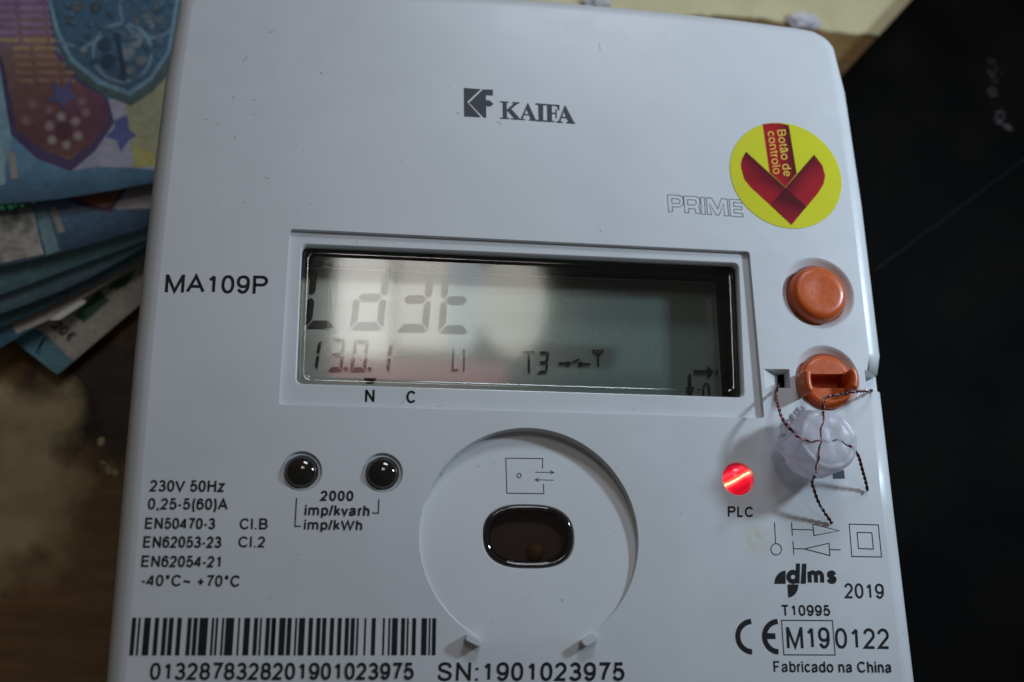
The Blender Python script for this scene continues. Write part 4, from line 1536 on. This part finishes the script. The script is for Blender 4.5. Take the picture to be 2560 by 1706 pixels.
pol.append((k1([(430, 660), (500, 720), (590, 640), (580, 740), (640, 800), (560, 820), (520, 900), (470, 830), (370, 830), (440, 760)]), (0.09, 0.09, 0.22, 1)))
prints(nA, 'printed_window', zA + .006, pol)
# blue window, lying a little higher on the paper print
blu = [(k1([(380, -100), (430, 260), (540, 540), (780, 740), (1070, 862), (1250, 740), (1420, 560), (1500, -100)]), (0.06, 0.10, 0.10, 1)),
       (k1([(370, -100), (450, 250), (570, 500), (800, 690), (1060, 785), (1240, 660), (1390, 430), (1480, -100)]), (0.16, 0.30, 0.40, 1)),
       (k1([(390, -100), (480, 240), (600, 480), (820, 650), (1050, 745), (1220, 630), (1370, 410), (1450, -100)]), (0.045, 0.10, 0.16, 1))]
for q_ in ringpoly(1000, 430, 225, 250):
    blu.append((k1(q_), (0.16, 0.26, 0.34, 1)))
for q_ in ringpoly(640, 120, 250, 275):
    if max(p[0] for p in q_) < 900 and min(p[0] for p in q_) > 440 and max(p[1] for p in q_) < 420:
        blu.append((k1(q_), (0.14, 0.24, 0.32, 1)))
for q_ in ringpoly(1230, 60, 240, 262):
    if max(p[0] for p in q_) < 1440:
        blu.append((k1(q_), (0.14, 0.24, 0.32, 1)))
for x, y, r_, b_ in ((1120, 330, 60, .36), (1040, 430, 62, .34), (1150, 490, 48, .3), (1000, 290, 34, .28), (1060, 580, 36, .26), (680, 405, 30, .4), (1200, 150, 50, .24), (1230, 210, 34, .3), (1300, 160, 36, .22), (620, 50, 50, .18), (1290, 60, 40, .2), (1300, 330, 30, .24), (1120, 180, 34, .2), (560, 160, 34, .13), (780, 60, 40, .11)):
    b_ *= .62
    blu.append((k1(circle_px(x, y, r_ * 1.15)), (b_ * .5, b_ * .72, b_ * .85, 1)))
    blu.append((k1(circle_px(x + 4, y, r_ * .75)), (b_ * .78, b_ * .97, b_ * 1.02, 1)))
rv = random.Random(3)
for i in range(70):
    x, y = rv.uniform(440, 1400), rv.uniform(-60, 640)
    if y > 230 and abs(x - 1010) > (760 - y) * .95:
        continue
    q = rv.uniform(.6, 1.5)
    blu.append((k1([(x, y), (x + rv.uniform(15, 60), y + rv.uniform(-20, 20)), (x + rv.uniform(20, 60), y + rv.uniform(20, 60)), (x - rv.uniform(0, 20), y + rv.uniform(20, 50))]), (0.045 * q, 0.10 * q, 0.155 * q, 1)))
for x, y, r_ in ((860, 360, 55), (890, 500, 60), (1000, 620, 34), (960, 300, 30)):
    blu.append((k1(circle_px(x, y, r_)), (0.02, 0.045, 0.075, 1)))
blu.append((k1([(945, 270), (975, 270), (1030, 610), (1000, 620)]), (0.015, 0.03, 0.055, 1)))
prints(nA, 'printed_window', zA + .012, blu)
prints(nA, 'printed_stripe', zA + .01, [(k1([(60, 1230), (120, 1240), (150, 1460), (90, 1470)]), (0.36, 0.36, 0.32, 1)), (k1([(-60, 1180), (20, 1200), (50, 1500), (-60, 1540)]), (0.36, 0.55, 0.62, 1))])
k2 = lambda pts: pxc(pts, 0, 440, 3.015)
# --- B
zB = -4.85
nB = note('second blue banknote from the top with a silver foil strip at its left', zB, [(-160, 690), (0, 667), (113, 641), (199, 619), (368, 568), (560, 505)], 9.0, (0.10, 0.185, 0.30, 1))
prints(nB, 'printed_window', zB, [(k2([(480, 160), (1000, 60), (960, 140), (835, 278), (640, 240)]), (0.07, 0.03, 0.07, 1)), (k2([(540, 160), (950, 70), (910, 130), (800, 240), (660, 205)]), (0.28, 0.12, 0.05, 1)), (k2([(980, 60), (1240, 20), (1240, 240), (900, 255), (860, 240)]), (0.36, 0.33, 0.36, 1))])
prints(nB, 'printed_stripe', zB, [(k2([(370, 235), (420, 230), (490, 420), (440, 430)]), (0.34, 0.32, 0.26, 1)), (k2([(270, 230), (340, 225), (450, 560), (350, 600), (300, 400)]), (0.17, 0.30, 0.33, 1))])
mb = MB()
mb.fill([[at(x, y, zB + .012) for x, y in k2([(-60, 240), (240, 200), (285, 420), (330, 590), (0, 660), (-60, 668)])]])
mb.build('foil_strip', M['foil'], nB)
M['holo'] = mat('hologram_glint', (0.45, 0.85, 0.9), 0.12, 0.9)  # hologram glints put into the colour of small bright beads
g = N(M['holo'])
g.l(g.ramp(g.noise(g.coords(), 2.0, 1), [(0.35, (0.2, 0.5, 1.0)), (0.5, (0.5, 0.95, 1.0)), (0.62, (0.2, 0.95, 0.45))]), g.b.inputs['Base Color'])
for x, y, r_ in ((20, 228, 30), (85, 220, 34), (168, 215, 20), (252, 192, 16), (120, 212, 18)):
    mb = MB()
    c = at(x / 3.015, 440 + y / 3.015, zB + .05)
    rr_ = r_ / 3.015 / 130
    mb.revolve(Vector((c.x, c.y, 0)), [(rr_, zB + .03), (rr_ * .7, zB + .03 + rr_ * .5), (.001, zB + .03 + rr_ * .75)], 12)
    mb.build('glint_dot', M['holo'], nB)
# --- C, D, E
zC = -5.1
note('third banknote from the top, teal, below the one with the silver strip', zC, [(-160, 790), (0, 738), (133, 688), (365, 600), (560, 520)], 9.0, (0.13, 0.27, 0.31, 1))
zD = -5.28
note('fourth banknote from the top, a narrow teal strip below the third', zD, [(-160, 838), (0, 785), (120, 740), (232, 690), (361, 617), (560, 505)], 9.0, (0.14, 0.25, 0.31, 1))
note('fifth banknote from the top, a dark blue edge above the cream one', -5.5, [(-160, 880), (0, 819), (120, 768), (250, 702), (361, 640), (560, 525)], 9.0, (0.05, 0.12, 0.16, 1))
zE = -5.7
nE = note('sixth banknote from the top, with a cream margin and blue corner', zE, [(-160, 962), (0, 870), (46, 843), (119, 800), (230, 732), (358, 655), (560, 535)], 9.0, (0.10, 0.25, 0.40, 1))
prints(nE, 'printed_field', zE, [(k2([(78, 1125), (360, 1000), (760, 790), (1260, 500), (1260, 535), (1080, 645), (760, 840), (360, 1090), (125, 1190)]), CREAM)])
mb = MB()
mb.fill([[at(x, y, zE + .02) for x, y in k2([(375, 1088), (420, 1050), (610, 935), (650, 938), (640, 960), (450, 1085)])]])
M['glint'] = mat('foil_glint_white', (0.92, 0.92, 0.88), 0.5, 0.0)  # bright glint of the foil, painted as a matte white
mb.build('foil_strip', M['glint'], nE)  # matte white strip for the foil glint
# --- F: lowest note, turned, its corner nearest to us
zF = -6.1
fc = at(143, 938, zF)
fr_, fl_ = (at(345, 766, zF) - fc).normalized(), (at(50, 864, zF) - fc).normalized()
nF = empty('banknote', (fc.x, fc.y, zF), 'lowest banknote, cream with a blue end and green square, turned with a corner sticking out', 'banknote', NG)
mb = MB()
quad = [fc, fc + fr_ * 13.3, fc + fr_ * 13.3 + fl_ * 7.2, fc + fl_ * 7.2]
quad = rrect(quad[3], quad[2], quad[1], quad[0], .12, 3)
for p in quad:
    p.z = zF
base = len(mb.v)
mb.fill([quad], 0, [CREAM] * len(quad))
mb.loft([quad, [p - Vector((0, 0, .02)) for p in quad]], True, 0, False)
mb.c = [CREAM] * len(mb.v)
mb.build('paper', M['note'], nF, col=True)
prints(nF, 'printed_field', zF, [
    (k2([(432, 1498), (552, 1395), (330, 1185), (200, 1120), (0, 1130), (150, 1280)]), (0.12, 0.32, 0.40, 1)),
    (k2([(300, 1360), (340, 1190), (380, 1215), (262, 1330)]), (0.05, 0.15, 0.24, 1)),
    (k2([(220, 1320), (290, 1180), (330, 1190), (240, 1335)]), (0.08, 0.2, 0.30, 1))])
prints(nF, 'printed_square', zF, [(k2([(562, 1052), (745, 860), (828, 938), (628, 1112)]), (0.035, 0.13, 0.065, 1))])
prints(nF, 'printed_disc', zF, [(k2([(810, 850), (860, 800), (1010, 720), (990, 780), (950, 825), (890, 855)]), (0.035, 0.14, 0.07, 1))])
mb = MB()
a_, b_ = at(127, 818, zF + .008), at(176, 858, zF + .008)
dirn = (b_ - a_)
lettering(mb, '20€', a_, b_, a_ + Vector((-dirn.y, dirn.x, 0)) * .42, .2)
mb.build('printed_text', M['ink2'], nF)
